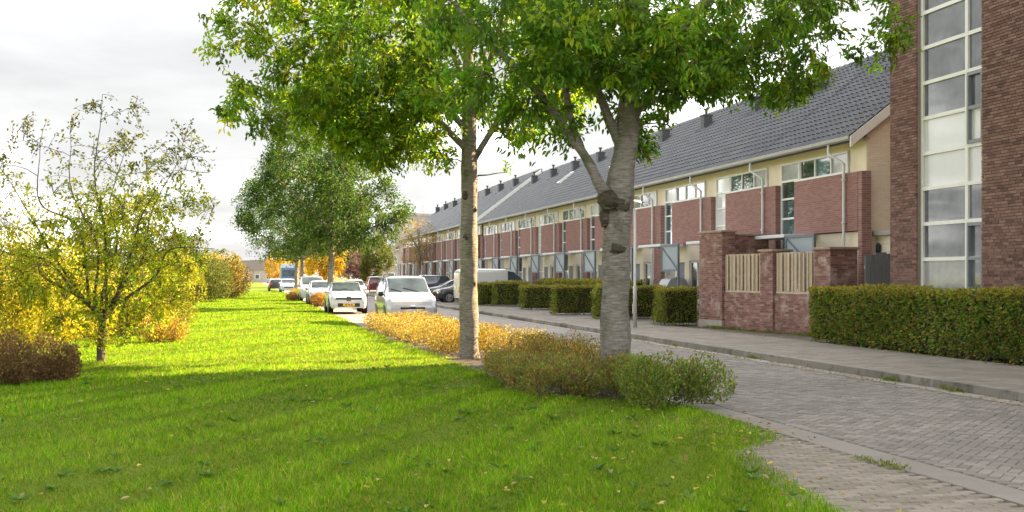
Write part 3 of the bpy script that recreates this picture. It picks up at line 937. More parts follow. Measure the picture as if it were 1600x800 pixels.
def lump(p, sc, seed):
    """cheap smooth pseudo-noise in about -1..1."""
    r = np.random.default_rng(seed); o = 0
    for k in range(4):
        f = r.normal(size=3) * sc * (1.6 ** k); o = o + np.sin(p @ f + r.uniform(0, 6.28)) * (0.65 ** k)
    return o / 1.9

def crown_points(rg, ells, n, shell=0.5, gap=-0.35, seed=1, gsc=0.9):
    out = []
    wts = np.array([e[2] for e in ells], float); wts /= wts.sum()
    while sum(len(o) for o in out) < n:
        m_ = n
        k = rg.choice(len(ells), m_, p=wts)
        u_ = unit(rg.normal(size=(m_, 3))); r = rg.random(m_) ** (1 / 3 * shell + 0.0) 
        c_ = np.array([ells[i][0] for i in k]); rd = np.array([ells[i][1] for i in k])
        p = c_ + u_ * r[:, None] * rd * (1 + 0.16 * lump(u_, 2.6, seed))[:, None]
        p = p[lump(p, gsc, seed + 5) > gap]
        out.append(p)
    return np.vstack(out)[:n]

def grow(rg, limbs, ells, n_br, n_tw, seed, shell=0.6, gap=-0.45, gsc=0.9, tw_len=0.75, br_r=0.03, zmin=-1e9):
    """limbs -> branches -> twigs; returns trunk tubes, branch tubes, twig polylines."""
    pool = []
    trunk = []
    for pts, rad in limbs:
        k = 11 * len(pts)
        P = catmull(pts, k); rr = np.interp(np.linspace(0, 1, k), np.linspace(0, 1, len(rad)), rad)
        trunk.append((P, rr))
        s0 = int(k * 0.35)
        pool += [(p, r) for p, r in zip(P[s0:], rr[s0:])]
    PP = np.array([p for p, r in pool]); PR = np.array([r for p, r in pool])
    br = []
    tg = crown_points(rg, ells, n_br, shell, gap, seed, gsc)
    tg = tg[np.argsort(np.min(np.linalg.norm(tg[:, None] - PP[None, ::3], axis=2), axis=1))]
    for p in tg:
        dd = np.linalg.norm(PP - p, axis=1) + np.maximum(0, PP[:, 2] - p[2] + 0.1) * 1.4
        i = np.argmin(dd); a = PP[i]; L = np.linalg.norm(p - a)
        if L < 0.25: continue
        mid = (a + p) / 2 + np.array([0, 0, 0.10 * L]) + rg.normal(0, 0.06 * L, 3)
        P = catmull([a, mid, p], max(5, int(L / 0.22)))
        P[1:-1] += rg.normal(0, 0.012, (len(P) - 2, 3))
        r0 = min(PR[i] * 0.75, br_r * (0.35 + 0.35 * L)); rr = np.linspace(r0, 0.006, len(P))
        br.append((P, rr))
        PP = np.vstack([PP, P[1:]]); PR = np.concatenate([PR, rr[1:]])
    tw = []
    tg = crown_points(rg, ells, n_tw, shell, gap, seed, gsc)
    for p in tg:
        if p[2] < zmin: continue
        dd = np.linalg.norm(PP - p, axis=1)
        i = np.argmin(dd); a = PP[i]; L = dd[i]
        if L < 0.05: p = a + unit(rg.normal(size=3)) * 0.3; L = 0.3
        if L > tw_len: p = a + (p - a) / L * tw_len * rg.uniform(.8, 1.2); L = tw_len
        mid = (a + p) / 2 + np.array([0, 0, 0.12 * L])
        tw.append(catmull([a, mid, p + np.array([0, 0, -0.10 * L])], 5))
    return trunk, br, tw

def twig_leaves(rg, tw, per, L, Wd, pal, shape, droop=0.5, spread=0.06, jit=0.2, colf=None):
    n = len(tw); T = np.array(tw)
    k = rg.uniform(0.25, 1.0, (n, per)); f = k * 3.999; i = f.astype(int); fr = (f - i)[..., None]
    idx = np.arange(n)[:, None]
    pos = T[idx, i] * (1 - fr) + T[idx, i + 1] * fr
    dr = unit(T[:, -1] - T[:, 0])[:, None, :] + rg.normal(0, 0.65, (n, per, 3)); dr[..., 2] -= droop
    pos = pos.reshape(-1, 3) + rg.normal(0, spread, (n * per, 3)); dr = dr.reshape(-1, 3)
    base = pick_cols(rg, n, pal, jit)
    cols = np.repeat(base, per, axis=0) * (1 + rg.normal(0, 0.12, (n * per, 1)))
    if colf is not None: cols = colf(pos, cols)
    cols = np.clip(cols, 0.003, 0.95)
    ll = L * rg.uniform(0.65, 1.2, n * per)
    return leaves(pos, dr, ll, ll * Wd / L, cols, rg, shape, up=np.array([0, 0, 0.8]))

def roughen(V, amp, sc, seed):
    return V * 1.0 + amp * np.stack([lump(V, sc, seed), lump(V, sc, seed + 1), 0 * V[:, 0]], -1)

def tree(name, loc, label, limbs, ells, n_br, n_tw, per, L, Wd, pal, seed, cat='tree', group=None, bark=None, shape=4, knots=(), burls=(), **kw):
    rg = np.random.default_rng(seed)
    lk = {k: kw.pop(k) for k in ('droop', 'spread', 'jit', 'colf') if k in kw}
    root = empty(name, loc, 0, label, cat, group)
    trunk, br, tw = grow(rg, limbs, ells, n_br, n_tw, seed, **kw)
    V, Q = tube_set(trunk, 28)
    V = roughen(V, 0.016, 4.0, seed + 3); V = roughen(V, 0.006, 17.0, seed + 4)
    for kp, kr, ka in knots:
        kp = np.array(kp); dd = np.linalg.norm(V - kp, axis=1); w_ = np.exp(-(dd / kr) ** 2)
        ax = V - np.array([kp[0], kp[1], 0]); ax[:, 2] = 0
        V = V + unit(V - kp) * (w_ * ka * (0.75 + 0.9 * lump(V, 22, seed + 8)))[:, None]
    obj('trunk', np_mesh('trunk', V, [Q], smooth=True, mats=[bark or M_BARK]), root)
    for bp, bs_ in burls:
        th = np.linspace(0.02, np.pi - 0.02, 22); ph = np.linspace(0, 2 * np.pi, 32, endpoint=False)
        u_ = np.stack([np.sin(th)[:, None] * np.cos(ph), np.sin(th)[:, None] * np.sin(ph), np.repeat(np.cos(th)[:, None], 32, 1)], -1).reshape(-1, 3)
        rr_ = 1 + 0.22 * lump(u_, 2.2, seed + int(bp[2] * 10)) + 0.20 * lump(u_, 5.5, seed + 31) + 0.12 * lump(u_, 11, seed + 32)
        obj('burl', np_mesh('burl', u_ * rr_[:, None] * np.array(bs_) + np.array(bp), [grid_quads(22, 32, wrap=True)[:, ::-1]], smooth=True, mats=[M_BURL]), root)
    V, Q = tube_set(br, 6)
    v2, q2 = tube_set([(t_, np.linspace(0.006, 0.0025, 5)) for t_ in tw], 3)
    obj('branches', np_mesh('branches', np.vstack([V, v2]), [np.vstack([Q, q2 + len(V)])], smooth=True, mats=[bark or M_BARK_D]), root)
    leaf_object('crown', [twig_leaves(rg, tw, per, L, Wd, pal, shape, **lk)], root, M_LEAF)
    return root

# ------------------------------------------------------------------ the big street trees
PAL_CH = [(0.1087, 0.2285, 0.0208), (0.1482, 0.2828, 0.0229), (0.1976, 0.3372, 0.025), (0.0988, 0.1958, 0.025), (0.2766, 0.3917, 0.025)]
limbs1 = [
    ([(0, 0, -0.1), (0, 0, 0.25), (0.0, 0, 1.2), (0.03, 0, 2.4), (0.06, 0, 2.9), (0.16, 0, 3.6), (0.24, 0, 4.5), (0.30, 0.1, 6.0), (0.35, 0.1, 8.0), (0.3, 0.2, 10.0)],
     [0.31, 0.245, 0.215, 0.213, 0.22, 0.175, 0.16, 0.13, 0.09, 0.03]),
    ([(0.02, 0, 2.55), (-0.22, -0.05, 2.98), (-0.55, -0.1, 3.5), (-1.05, -0.15, 4.15), (-1.45, -0.1, 4.6), (-2.1, 0.1, 5.3), (-2.9, 0.2, 6.2)], [0.10, 0.085, 0.07, 0.062, 0.054, 0.04, 0.02]),
    ([(-0.55, -0.1, 3.5), (-0.75, 0.0, 4.2), (-0.8, 0.1, 5.0), (-1.0, 0.2, 6.5)], [0.06, 0.05, 0.045, 0.02]),
    ([(0.14, 0, 3.5), (-0.1, 0.05, 4.1), (-0.35, 0.1, 4.7), (-0.7, 0.2, 6.0)], [0.09, 0.075, 0.06, 0.02]),
    ([(0.24, 0, 4.4), (0.9, -0.1, 5.3), (1.8, -0.2, 6.2), (3.2, -0.3, 6.9)], [0.11, 0.085, 0.06, 0.02]),
    ([(0.2, 0, 4.0), (0.9, 0.1, 4.7), (2.0, 0.2, 5.2), (3.8, 0.3, 5.6)], [0.07, 0.055, 0.04, 0.015]),
    ([(0.28, 0.05, 5.0), (0.2, -1.0, 5.8), (0.0, -2.2, 6.4)], [0.08, 0.06, 0.02]),
    ([(0.3, 0.1, 5.6), (0.6, 1.2, 6.4), (0.6, 2.6, 7.0)], [0.08, 0.06, 0.02]),
]
ell1 = [((0.3, 0.1, 7.0), (4.3, 3.9, 2.8), 4.6), ((2.7, 0.0, 5.3), (2.2, 1.9, 1.0), 1.1), ((-2.2, 0.0, 5.3), (2.0, 2.0, 1.4), 1.3), ((-1.2, 0.2, 4.0), (0.9, 0.9, 0.7), 0.14), ((0.5, -0.9, 4.75), (1.5, 0.9, 0.65), 0.5), ((-0.6, -1.2, 5.0), (1.5, 0.9, 0.7), 0.5), ((0.6, 0.4, 4.0), (0.55, 0.5, 0.45), 0.10), ((2.5, 0.2, 4.75), (1.5, 1.2, 0.5), 0.28)]
T1 = tree('cherry_tree', (5.44, 16.9, 0.05), 'big tree with thick knotted grey trunk forking low, in front of the terraced houses',
          limbs1, ell1, 420, 2350, 20, 0.115, 0.052, PAL_CH, 11, group='big trees in the shrub strip', shape=6,
          burls=(((-0.15, -0.15, 2.80), (0.15, 0.12, 0.13)), ((0.03, -0.16, 2.73), (0.13, 0.10, 0.12)), ((-0.03, -0.165, 2.08), (0.12, 0.085, 0.09)), ((-0.20, -0.05, 2.55), (0.06, 0.09, 0.16))),
          knots=(((-0.18, -0.2, 2.62), 0.16, 0.06), ((0.17, -0.2, 2.72), 0.12, 0.05), ((-0.02, -0.26, 1.98), 0.12, 0.055), ((-0.2, -0.1, 2.85), 0.14, 0.06), ((0.1, -0.22, 2.45), 0.10, 0.04)),
          shell=0.62, gap=-0.24, gsc=1.2, droop=0.55, tw_len=0.7)
limbs2 = [
    ([(0, 0, -0.1), (0, 0, 0.25), (-0.01, 0, 1.5), (0.0, 0, 3.0), (0.0, 0, 4.5), (0.0, 0.1, 6.5), (-0.1, 0.1, 9.0), (-0.1, 0.1, 10.5)], [0.25, 0.20, 0.18, 0.165, 0.15, 0.11, 0.06, 0.02]),
    ([(0, 0, 4.2), (-0.9, -0.3, 4.9), (-2.2, -0.5, 5.4), (-4.2, -0.7, 5.9)], [0.075, 0.06, 0.045, 0.015]),
    ([(0, 0, 4.6), (-1.0, 0.5, 5.7), (-2.4, 0.9, 6.8), (-4.0, 1.2, 7.4)], [0.075, 0.06, 0.045, 0.015]),
    ([(0, 0, 3.9), (0.45, 0.1, 4.6), (1.0, 0.2, 5.5), (2.2, 0.3, 6.8)], [0.07, 0.055, 0.045, 0.015]),
    ([(0, 0, 4.9), (0.2, -1.2, 5.9), (0.2, -2.8, 6.8)], [0.07, 0.05, 0.015]),
    ([(0, 0, 5.5), (-1.2, -1.0, 7.2), (-2.6, -1.8, 8.4)], [0.06, 0.05, 0.015]),
    ([(0, 0.05, 5.6), (0.9, 1.0, 7.0), (1.8, 1.8, 8.0)], [0.06, 0.05, 0.015]),
]
ell2 = [((-0.9, 0.0, 7.6), (4.3, 4.0, 3.2), 5), ((-3.3, -0.2, 6.2), (2.1, 2.0, 1.5), 1.5), ((-2.0, 0.1, 5.0), (1.9, 1.8, 0.8), 0.7), ((1.3, 0.2, 5.4), (1.3, 1.3, 1.0), 0.45), ((0.6, 0.0, 4.3), (0.7, 0.6, 0.5), 0.10), ((-0.5, -1.1, 5.5), (1.6, 0.9, 0.75), 0.7), ((0.0, -1.8, 7.0), (1.8, 1.0, 1.2), 0.7), ((-1.4, -0.4, 4.35), (1.6, 1.1, 0.6), 0.55), ((-3.6, -0.5, 4.9), (1.5, 1.2, 0.8), 0.6)]
PAL_CH2 = [(0.1266, 0.2367, 0.0208), (0.1752, 0.2983, 0.0229), (0.2338, 0.3498, 0.025), (0.1071, 0.1956, 0.025), (0.3311, 0.4116, 0.025)]
T2 = tree('cherry_tree', (4.40, 23.4, 0.05), 'big tree with slimmer straight trunk between lawn and shrubs, left of the knotted one',
          limbs2, ell2, 420, 2950, 20, 0.12, 0.055, PAL_CH2, 23, group='big trees in the shrub strip', shape=6, shell=0.62, gap=-0.36, gsc=1.1, droop=0.5, tw_len=0.75,
          burls=(((-0.09, -0.12, 2.45), (0.06, 0.06, 0.09)), ((0.07, -0.12, 1.5), (0.05, 0.05, 0.07)), ((-0.1, -0.1, 3.3), (0.06, 0.06, 0.08)), ((0.1, -0.09, 3.0), (0.05, 0.05, 0.07))),
          knots=(((-0.1, -0.14, 2.4), 0.12, 0.04), ((0.08, -0.15, 1.5), 0.1, 0.035), ((-0.12, -0.12, 3.2), 0.12, 0.04)))
PAL_DK = [(0.0435, 0.0986, 0.0229), (0.0544, 0.116, 0.0229), (0.0707, 0.1392, 0.0255), (0.0381, 0.0812, 0.0229), (0.0924, 0.1508, 0.0229)]
def mid_tree(px, S, label, H, rad, seed, pal, tr, n_br=120, n_tw=1500, per=12, L=0.17, zb=2.6, group='trees further along the lawn'):
    X, Y = at(px, S)
    zc = (H + zb) / 2
    limbs = [([(0, 0, -0.1), (0.0, 0, 1.5), (0.02, 0, zb + .6), (0.0, 0.1, zc), (0, 0, H - 0.8)], [tr * 1.25, tr, tr * .85, tr * .55, 0.02])]
    for k in range(6):
        a = k * 1.05 + seed
        limbs.append(([(0, 0, zb + 0.3 + 0.28 * k), (rad * .35 * math.cos(a), rad * .35 * math.sin(a), zb + 1.3 + .35 * k), (rad * .75 * math.cos(a), rad * .75 * math.sin(a), zb + 2.2 + .45 * k)], [tr * .4, tr * .28, 0.015]))
    ells = [((0, 0, zc), (rad, rad, (H - zb) / 2), 4), ((-rad * .35, 0, zc - (H - zb) * .2), (rad * .75, rad * .7, (H - zb) * .28), 1.2), ((rad * .35, 0, zc - (H - zb) * .15), (rad * .7, rad * .7, (H - zb) * .28), 1)]
    return tree('street_tree', (X, Y, 0.03), label, limbs, ells, n_br, n_tw, per, L, L * .5, pal, seed, group=group, shell=0.55, gap=-0.5, gsc=0.6, tw_len=1.0, droop=0.35, spread=0.14)
mid_tree(517, 62, 'dense dark green tree standing behind the white hatchback', 12.6, 4.7, 31, PAL_DK, 0.17, n_tw=3200, per=15)
mid_tree(472, 92, 'dark green tree further off, right one of the two thin trunks left of the hatchback', 12, 4.8, 37, PAL_DK, 0.17, n_tw=1900)
mid_tree(463, 106, 'dark green tree furthest off, left one of the two thin trunks left of the hatchback', 11.5, 4.6, 41, PAL_DK, 0.17, n_tw=1300)

# ------------------------------------------------------------------ sparse young tree on the left
YL = [(0.344, 0.38, 0.02), (0.2752, 0.34, 0.02), (0.4128, 0.42, 0.03), (0.2322, 0.31, 0.03), (0.4472, 0.42, 0.03)]
rgl = np.random.default_rng(51)
limbsL = [([(0, 0, -0.05), (0.01, 0, 0.5), (0.03, 0, 0.95)], [0.085, 0.075, 0.07])]
for a, sp, top in ((0.2, 1.2, 4.0), (1.2, 0.9, 4.4), (2.2, 1.0, 4.6), (3.0, 1.6, 3.9), (3.9, 1.1, 4.2), (4.9, 0.4, 5.2), (5.6, 1.3, 3.6), (0.6, 1.7, 2.9), (2.7, 1.9, 3.0), (3.4, 1.8, 2.4), (6.1, 1.8, 2.3)):
    ca_, sa_ = math.cos(a), math.sin(a)
    sp *= 1.2
    w1, w2, w3 = rgl.normal(0, 0.13, (3, 3))
    limbsL.append(([(0.03, 0, 0.75 + 0.04 * a), tuple(np.array((0.20 * sp * ca_, 0.20 * sp * sa_, 1.25)) + w1 * .5), tuple(np.array((0.45 * sp * ca_, 0.45 * sp * sa_, 1.1 + 0.28 * top)) + w2), tuple(np.array((0.7 * sp * ca_, 0.7 * sp * sa_, 0.9 + 0.52 * top)) + w3), (sp * ca_, sp * sa_, top - 0.1)], [0.038, 0.03, 0.022, 0.013, 0.004]))
def lcol(pos, c):
    hi = np.clip((pos[:, 2:3] - 2.9) / 1.2, 0, 1)
    return c * (1 - hi) + (np.array([[0.13, 0.14, 0.03]]) * (c[:, :1] / 0.33)) * hi
Xl, Yl_ = at(158, 23)
young = tree('young_tree', (Xl, Yl_, 0.04), 'sparse young tree with bare upper twigs and yellow lower leaves on the lawn', limbsL,
             [((0.05, 0, 1.9), (2.0, 1.6, 1.45), 4.4), ((0, 0, 3.5), (2.35, 1.7, 1.5), 1.7)], 230, 1800, 10, 0.08, 0.046, YL, 51, bark=M_BARK_D,
             shell=0.9, gap=-0.55, tw_len=0.45, br_r=0.014, droop=0.2, spread=0.04, colf=lcol)

# ------------------------------------------------------------------ shrubs and hedges
def shrub(name, loc, label, ells, n, L, pal, seed, stems=40, cat='shrub', group=None, shell=0.55, gap=-0.5, gsc=1.2, upw=0.35, stem_mat=None, shape=4, colf=None, stem_r=0.01):
    rg = np.random.default_rng(seed)
    root = empty(name, loc, 0, label, cat, group)
    p = crown_points(rg, ells, n, shell, gap, seed, gsc)
    p = p[p[:, 2] > 0.02]
    c0 = np.array(ells[0][0])
    d = unit(p - c0 * np.array([1, 1, 0.2])) * 0.6 + rg.normal(0, 0.6, p.shape); d[:, 2] += upw
    cl = pick_cols(rg, len(p), pal, 0.2)
    sh = 1 + 0.22 * lump(p, gsc * 1.8, seed + 9)
    cl = cl * sh[:, None]
    if colf is not None: cl = colf(p, cl)
    ll = L * rg.uniform(0.6, 1.3, len(p))
    leaf_object('foliage', [leaves(p, d, ll, ll * 0.55, np.clip(cl, 0.004, .95), rg, shape)], root, M_LEAF_S)
    st = []
    for k in range(stems):
        e = ells[k % len(ells)]
        q_ = np.array(e[0]) + unit(rg.normal(size=3)) * np.array(e[1]) * 0.92; q_[2] = abs(q_[2])
        b0 = np.array([e[0][0] + rg.normal(0, e[1][0] * .25), e[0][1] + rg.normal(0, e[1][1] * .25), 0.0])
        st.append((catmull([b0, (b0 + q_) / 2 + np.array([0, 0, .15 * q_[2]]), q_], 6), np.linspace(stem_r, stem_r * .25, 6)))
    V, Q = tube_set(st, 4)
    obj('stems', np_mesh('stems', V, [Q], mats=[stem_mat or M_BARK_D]), root)
    return root

GOLD = [(0.396, 0.285, 0.044), (0.468, 0.3515, 0.055), (0.36, 0.2185, 0.044), (0.288, 0.2565, 0.033), (0.252, 0.1425, 0.0495), (0.495, 0.399, 0.066), (0.198, 0.209, 0.033), (0.216, 0.133, 0.066)]
BRGN = [(0.24, 0.144, 0.0495), (0.312, 0.168, 0.055), (0.192, 0.18, 0.033), (0.144, 0.18, 0.0275), (0.36, 0.216, 0.055), (0.204, 0.108, 0.055)]
GRN = [(0.1125, 0.208, 0.024), (0.15, 0.247, 0.03), (0.1875, 0.221, 0.036), (0.225, 0.143, 0.048), (0.125, 0.169, 0.036), (0.25, 0.312, 0.036)]
def strip_shrubs(label, y0, y1, xl, xr, h, n, pal, seed, L=0.04, step=0.55):
    ym = (y0 + y1) / 2; xm = (xl + xr) / 2
    rg = np.random.default_rng(seed); ells = []
    y = y0
    while y <= y1:
        for x in np.arange(xl + 0.3, xr - 0.2, 0.5):
            ells.append(((x - xm + rg.normal(0, .08), y - ym + rg.normal(0, .1), h * .45), (0.36, 0.38, h * .55 * rg.uniform(.75, 1.25)), 1))
        y += step
    return shrub('shrub_strip', (xm, ym, 0.05), label, ells, n, L, pal, seed, stems=len(ells) * 7, group='low shrubs of the planted strip', shell=0.85, gap=-0.42, gsc=3.4, upw=0.9, stem_r=0.007)
strip_shrubs('golden yellow low shrubs in front of the silver car, far end of the strip', 27.8, 38.0, 3.62, 5.75, 0.52, 28000, GOLD, 61, 0.05, 0.6)
strip_shrubs('golden brown low shrubs beside the slim straight trunk', 24.6, 27.3, 3.85, 5.85, 0.58, 14000, GOLD + BRGN[:3], 62, 0.045)
strip_shrubs('brown green low shrubs between the two big trunks', 17.9, 23.6, 4.75, 5.85, 0.62, 16000, BRGN + GRN[:1] + GOLD[:2], 63, 0.042)
strip_shrubs('low ochre shrubs at the lawn side between the two big trunks', 17.9, 19.5, 3.85, 4.75, 0.50, 5500, BRGN + GRN[:2] + GOLD[3:5], 66, 0.042)
strip_shrubs('greenish brown shrubs left of the knotted trunk', 15.3, 17.5, 3.6, 4.7, 0.56, 9000, BRGN + GRN, 64, 0.042, 0.42)
strip_shrubs('green brown shrubs right of the foot of the knotted trunk', 15.3, 17.4, 5.0, 6.0, 0.52, 7000, BRGN + GRN, 67, 0.042, 0.42)
strip_shrubs('sparse low growth right in front of the knotted trunk', 15.2, 16.3, 4.3, 5.2, 0.20, 2200, GRN + BRGN[:2], 68, 0.04, 0.4)
strip_shrubs('leggy green shrub at the near tip of the planted strip', 14.0, 14.8, 4.75, 6.2, 0.62, 8000, GRN, 65, 0.045, 0.35)

def hedge(label, x0, x1, y0, y1, h, dens, L, pal, seed, group='clipped front garden hedges', zb=0.09):
    rg = np.random.default_rng(seed)
    root = empty('hedge', ((x0 + x1) / 2, (y0 + y1) / 2, zb), 0, label, 'hedge', group)
    a, b_ = (x1 - x0) / 2, (y1 - y0) / 2
    P, Nn = [], []
    for ax, sg, A in ((0, -1, 2 * b_ * h), (0, 1, 2 * b_ * h), (1, -1, 2 * a * h), (1, 1, 2 * a * h), (2, 1, 4 * a * b_)):
        k = int(A * dens * (0.35 if (ax, sg) in ((0, 1), (1, 1)) else 1))
        p = np.stack([rg.uniform(-a, a, k), rg.uniform(-b_, b_, k), rg.uniform(0.03, h, k)], -1)
        e = (a, b_, h)[ax]
        p[:, ax] = sg * e if ax < 2 else h
        nrm = np.zeros((k, 3)); nrm[:, ax] = sg
        # rounded shoulders and an uneven clip
        over = np.clip(p[:, 2] - (h - 0.10), 0, .1) if ax < 2 else 0
        P.append(p); Nn.append(nrm)
    P = np.vstack(P); Nn = np.vstack(Nn)
    und = 0.06 * lump(P, 2.2, seed) + 0.045 * lump(P, 7, seed + 1)
    keep = lump(P, 6.5, seed + 2) > -0.78
    P = P + Nn * (und - np.abs(rg.normal(0, 0.06, len(P))))[:, None]
    low = P[:, 2] < 0.18
    P, Nn, low = P[keep & ~(low & (rg.random(len(P)) < .6))], Nn[keep & ~(low & (rg.random(len(P)) < 1.1))] if False else Nn[keep], low
    if len(P) != len(Nn):
        n_ = min(len(P), len(Nn)); P = P[:n_]; Nn = Nn[:n_]
    d = Nn * 0.75 + rg.normal(0, 0.7, P.shape); d[:, 2] -= 0.15
    cl = pick_cols(rg, len(P), pal, 0.22) * (1 + 0.25 * lump(P, 3.0, seed + 4))[:, None]
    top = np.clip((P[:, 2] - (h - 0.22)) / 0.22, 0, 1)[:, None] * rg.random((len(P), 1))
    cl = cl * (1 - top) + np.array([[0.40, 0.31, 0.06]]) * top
    ll = L * rg.uniform(.7, 1.3, len(P))
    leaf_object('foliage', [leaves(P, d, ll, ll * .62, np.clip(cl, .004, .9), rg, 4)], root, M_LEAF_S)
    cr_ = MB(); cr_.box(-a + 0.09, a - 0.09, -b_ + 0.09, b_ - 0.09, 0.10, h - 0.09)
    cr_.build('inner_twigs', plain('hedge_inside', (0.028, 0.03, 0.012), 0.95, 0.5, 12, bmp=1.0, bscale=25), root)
    st = []
    for k in range(int(2 * b_ * 7) + 3):
        x = rg.uniform(-a * .7, a * .7); y = rg.uniform(-b_ * .95, b_ * .95)
        st.append(([(x, y, -0.03), (x + rg.normal(0, .03), y + rg.normal(0, .03), 0.2)], [0.014, 0.011]))
    V, Q = tube_set(st, 5)
    obj('stems', np_mesh('stems', V, [Q], mats=[M_BARK_D]), root)
    return root
PH = [(0.1164, 0.1911, 0.0294), (0.1474, 0.2275, 0.0336), (0.0932, 0.1547, 0.0294), (0.2174, 0.2366, 0.042), (0.3105, 0.2093, 0.063), (0.1863, 0.273, 0.042)]
PH2 = [(0.1172, 0.1911, 0.0273), (0.1562, 0.2275, 0.0312), (0.2344, 0.2548, 0.039), (0.2969, 0.2366, 0.0585)]
hedge('long tall hedge beside the sidewalk in front of the apartment block', 13.45, 14.2, 13.0, 26.3, 1.33, 1450, 0.072, PH, 71)
hedge('hedge block directly left of the tall brick pier', 13.1, 14.35, 35.6, 36.7, 1.22, 1300, 0.06, PH2, 72)
hedge('hedge right behind the grey lamp post', 12.7, 15.3, 41.5, 42.4, 1.25, 900, 0.07, PH2, 73)
hedge('hedge block just left of the knotted trunk', 12.35, 14.6, 46.3, 47.2, 1.22, 900, 0.07, PH2, 74)
hedge('smaller hedge block second to the left of the knotted trunk', 12.8, 14.6, 54.0, 54.9, 1.15, 800, 0.075, PH2, 75)
hedge('hedge block below the white van', 12.9, 14.8, 60.8, 61.7, 1.3, 700, 0.08, PH2, 76)
hedge('hedge block right beside the slim straight trunk, partly hidden by it', 12.2, 13.3, 62.4, 63.2, 1.25, 700, 0.085, PH2, 77)
hedge('long hedge running along the house fronts behind the hedge blocks', 14.9, 15.4, 44.0, 60.0, 1.45, 500, 0.08, PH2, 78)

RED = [(0.17, 0.085, 0.045), (0.22, 0.11, 0.05), (0.13, 0.075, 0.045), (0.16, 0.13, 0.04)]
YEL = [(0.4536, 0.4032, 0.03), (0.54, 0.448, 0.03), (0.3888, 0.3808, 0.03), (0.3024, 0.3248, 0.03), (0.4968, 0.3696, 0.035), (0.2376, 0.2464, 0.03)]
YGR = [(0.28, 0.29, 0.025), (0.34, 0.33, 0.03), (0.20, 0.23, 0.025), (0.38, 0.34, 0.03), (0.15, 0.18, 0.025)]
DKG = [(0.065, 0.0975, 0.024), (0.0845, 0.117, 0.0264), (0.104, 0.13, 0.03), (0.156, 0.143, 0.036)]
ORN = [(0.42, 0.20, 0.06), (0.36, 0.22, 0.07), (0.20, 0.16, 0.05), (0.46, 0.26, 0.08)]
def bush_at(px, S, label, rx, ry, h, n, L, pal, seed, stems=30, z0=0.35, name='bush', gap=-0.5, group=None, gsc=1.2, shell=0.6, colf=None):
    X, Y = at(px, S)
    ells = [((0, 0, h * .5), (rx, ry, h * .5), 3), ((-rx * .35, 0, h * .40), (rx * .7, ry * .8, h * .42), 1.5), ((rx * .4, -ry * .1, h * .38), (rx * .65, ry * .7, h * .40), 1.5), ((0, -ry * .3, h * .28), (rx * .9, ry * .75, h * .3), 1)]
    return shrub(name, (X, Y, 0.03), label, ells, n, L, pal, seed, stems=stems, group=group, gap=gap, gsc=gsc, shell=shell, colf=colf, cat='bush')
bush_at(10, 18.2, 'dark reddish brown low bush at the far left edge', 0.42, 0.45, 0.82, 4200, 0.05, RED, 81)
bush_at(82, 18.9, 'reddish brown low bush just left of the young tree', 0.42, 0.40, 0.78, 4200, 0.05, RED, 82)
bush_at(-25, 23.5, 'tall yellow bush cut by the left edge of the picture', 1.1, 1.2, 2.9, 11000, 0.075, YEL, 83)
bush_at(55, 27.5, 'golden yellow bush left of the young tree', 1.15, 1.2, 2.75, 12000, 0.075, YEL, 84)
bush_at(120, 31, 'yellow bush behind the young tree, to its left', 1.1, 1.2, 2.7, 9000, 0.08, YEL, 85)
bush_at(200, 34, 'yellow green bush behind the young tree, the tallest', 1.45, 1.4, 4.0, 15000, 0.085, YGR, 86, gap=-0.3)
bush_at(268, 42, 'yellowish bush right behind the young tree branches', 1.2, 1.3, 2.8, 9000, 0.09, YGR, 87)
bush_at(255, 30, 'small orange yellow bush low on the lawn edge by the young tree', 0.6, 0.5, 0.75, 2600, 0.06, ORN + YEL[:2], 88)
bush_at(240, 58, 'dark olive bush far back on the left lawn edge', 2.4, 2.2, 4.0, 12000, 0.13, DKG + YGR[2:3], 89)
bush_at(305, 78, 'dark green bush on the left edge of the lawn', 2.3, 2.2, 3.3, 13000, 0.13, DKG, 90)
bush_at(350, 92, 'orange topped bush at the end of the left lawn edge', 1.9, 2.0, 3.2, 9000, 0.14, ORN + DKG, 91)
bush_at(340, 140, 'far orange bush beyond the dark green one', 3.0, 3.0, 4.4, 7000, 0.2, ORN + YGR, 92)
bush_at(500, 66, 'small orange pink shrub beside the white hatchback', 0.55, 0.6, 0.85, 2600, 0.08, ORN, 93, group=None)
bush_at(470, 98, 'low yellowish shrubs at the foot of the two thin trunks', 0.9, 4.0, 0.7, 5000, 0.10, GOLD + YGR, 94)
bush_at(456, 82, 'low brown shrub on the lawn edge near the parked light grey car', 0.4, 1.2, 0.55, 1800, 0.08, ORN, 95)

# far trees
def far_tree(px, S, label, H, rad, seed, pal, zb=1.2, n_tw=500, per=10, L=0.3, tr=0.14, gap=-0.5):
    return mid_tree(px, S, label, H, rad, seed, pal, tr, n_br=50, n_tw=n_tw, per=per, L=L, zb=zb, group='autumn trees in the background')
AUT = [(0.62, 0.40, 0.03), (0.70, 0.46, 0.04), (0.55, 0.36, 0.03), (0.5, 0.4, 0.04)]
BRN = [(0.36, 0.24, 0.13), (0.42, 0.28, 0.14), (0.30, 0.22, 0.12), (0.45, 0.33, 0.14)]
far_tree(508, 150, 'bright yellow autumn tree behind the dark green street tree', 7.6, 2.6, 101, AUT, n_tw=900)
far_tree(545, 190, 'orange yellow autumn tree beside the purple one', 8.6, 3.2, 102, [(0.5, 0.28, 0.05), (0.58, 0.36, 0.05), (0.42, 0.30, 0.06)], n_tw=700)
far_tree(434, 230, 'small yellow tree beyond the far end of the lawn', 7.0, 2.3, 103, AUT, n_tw=500)
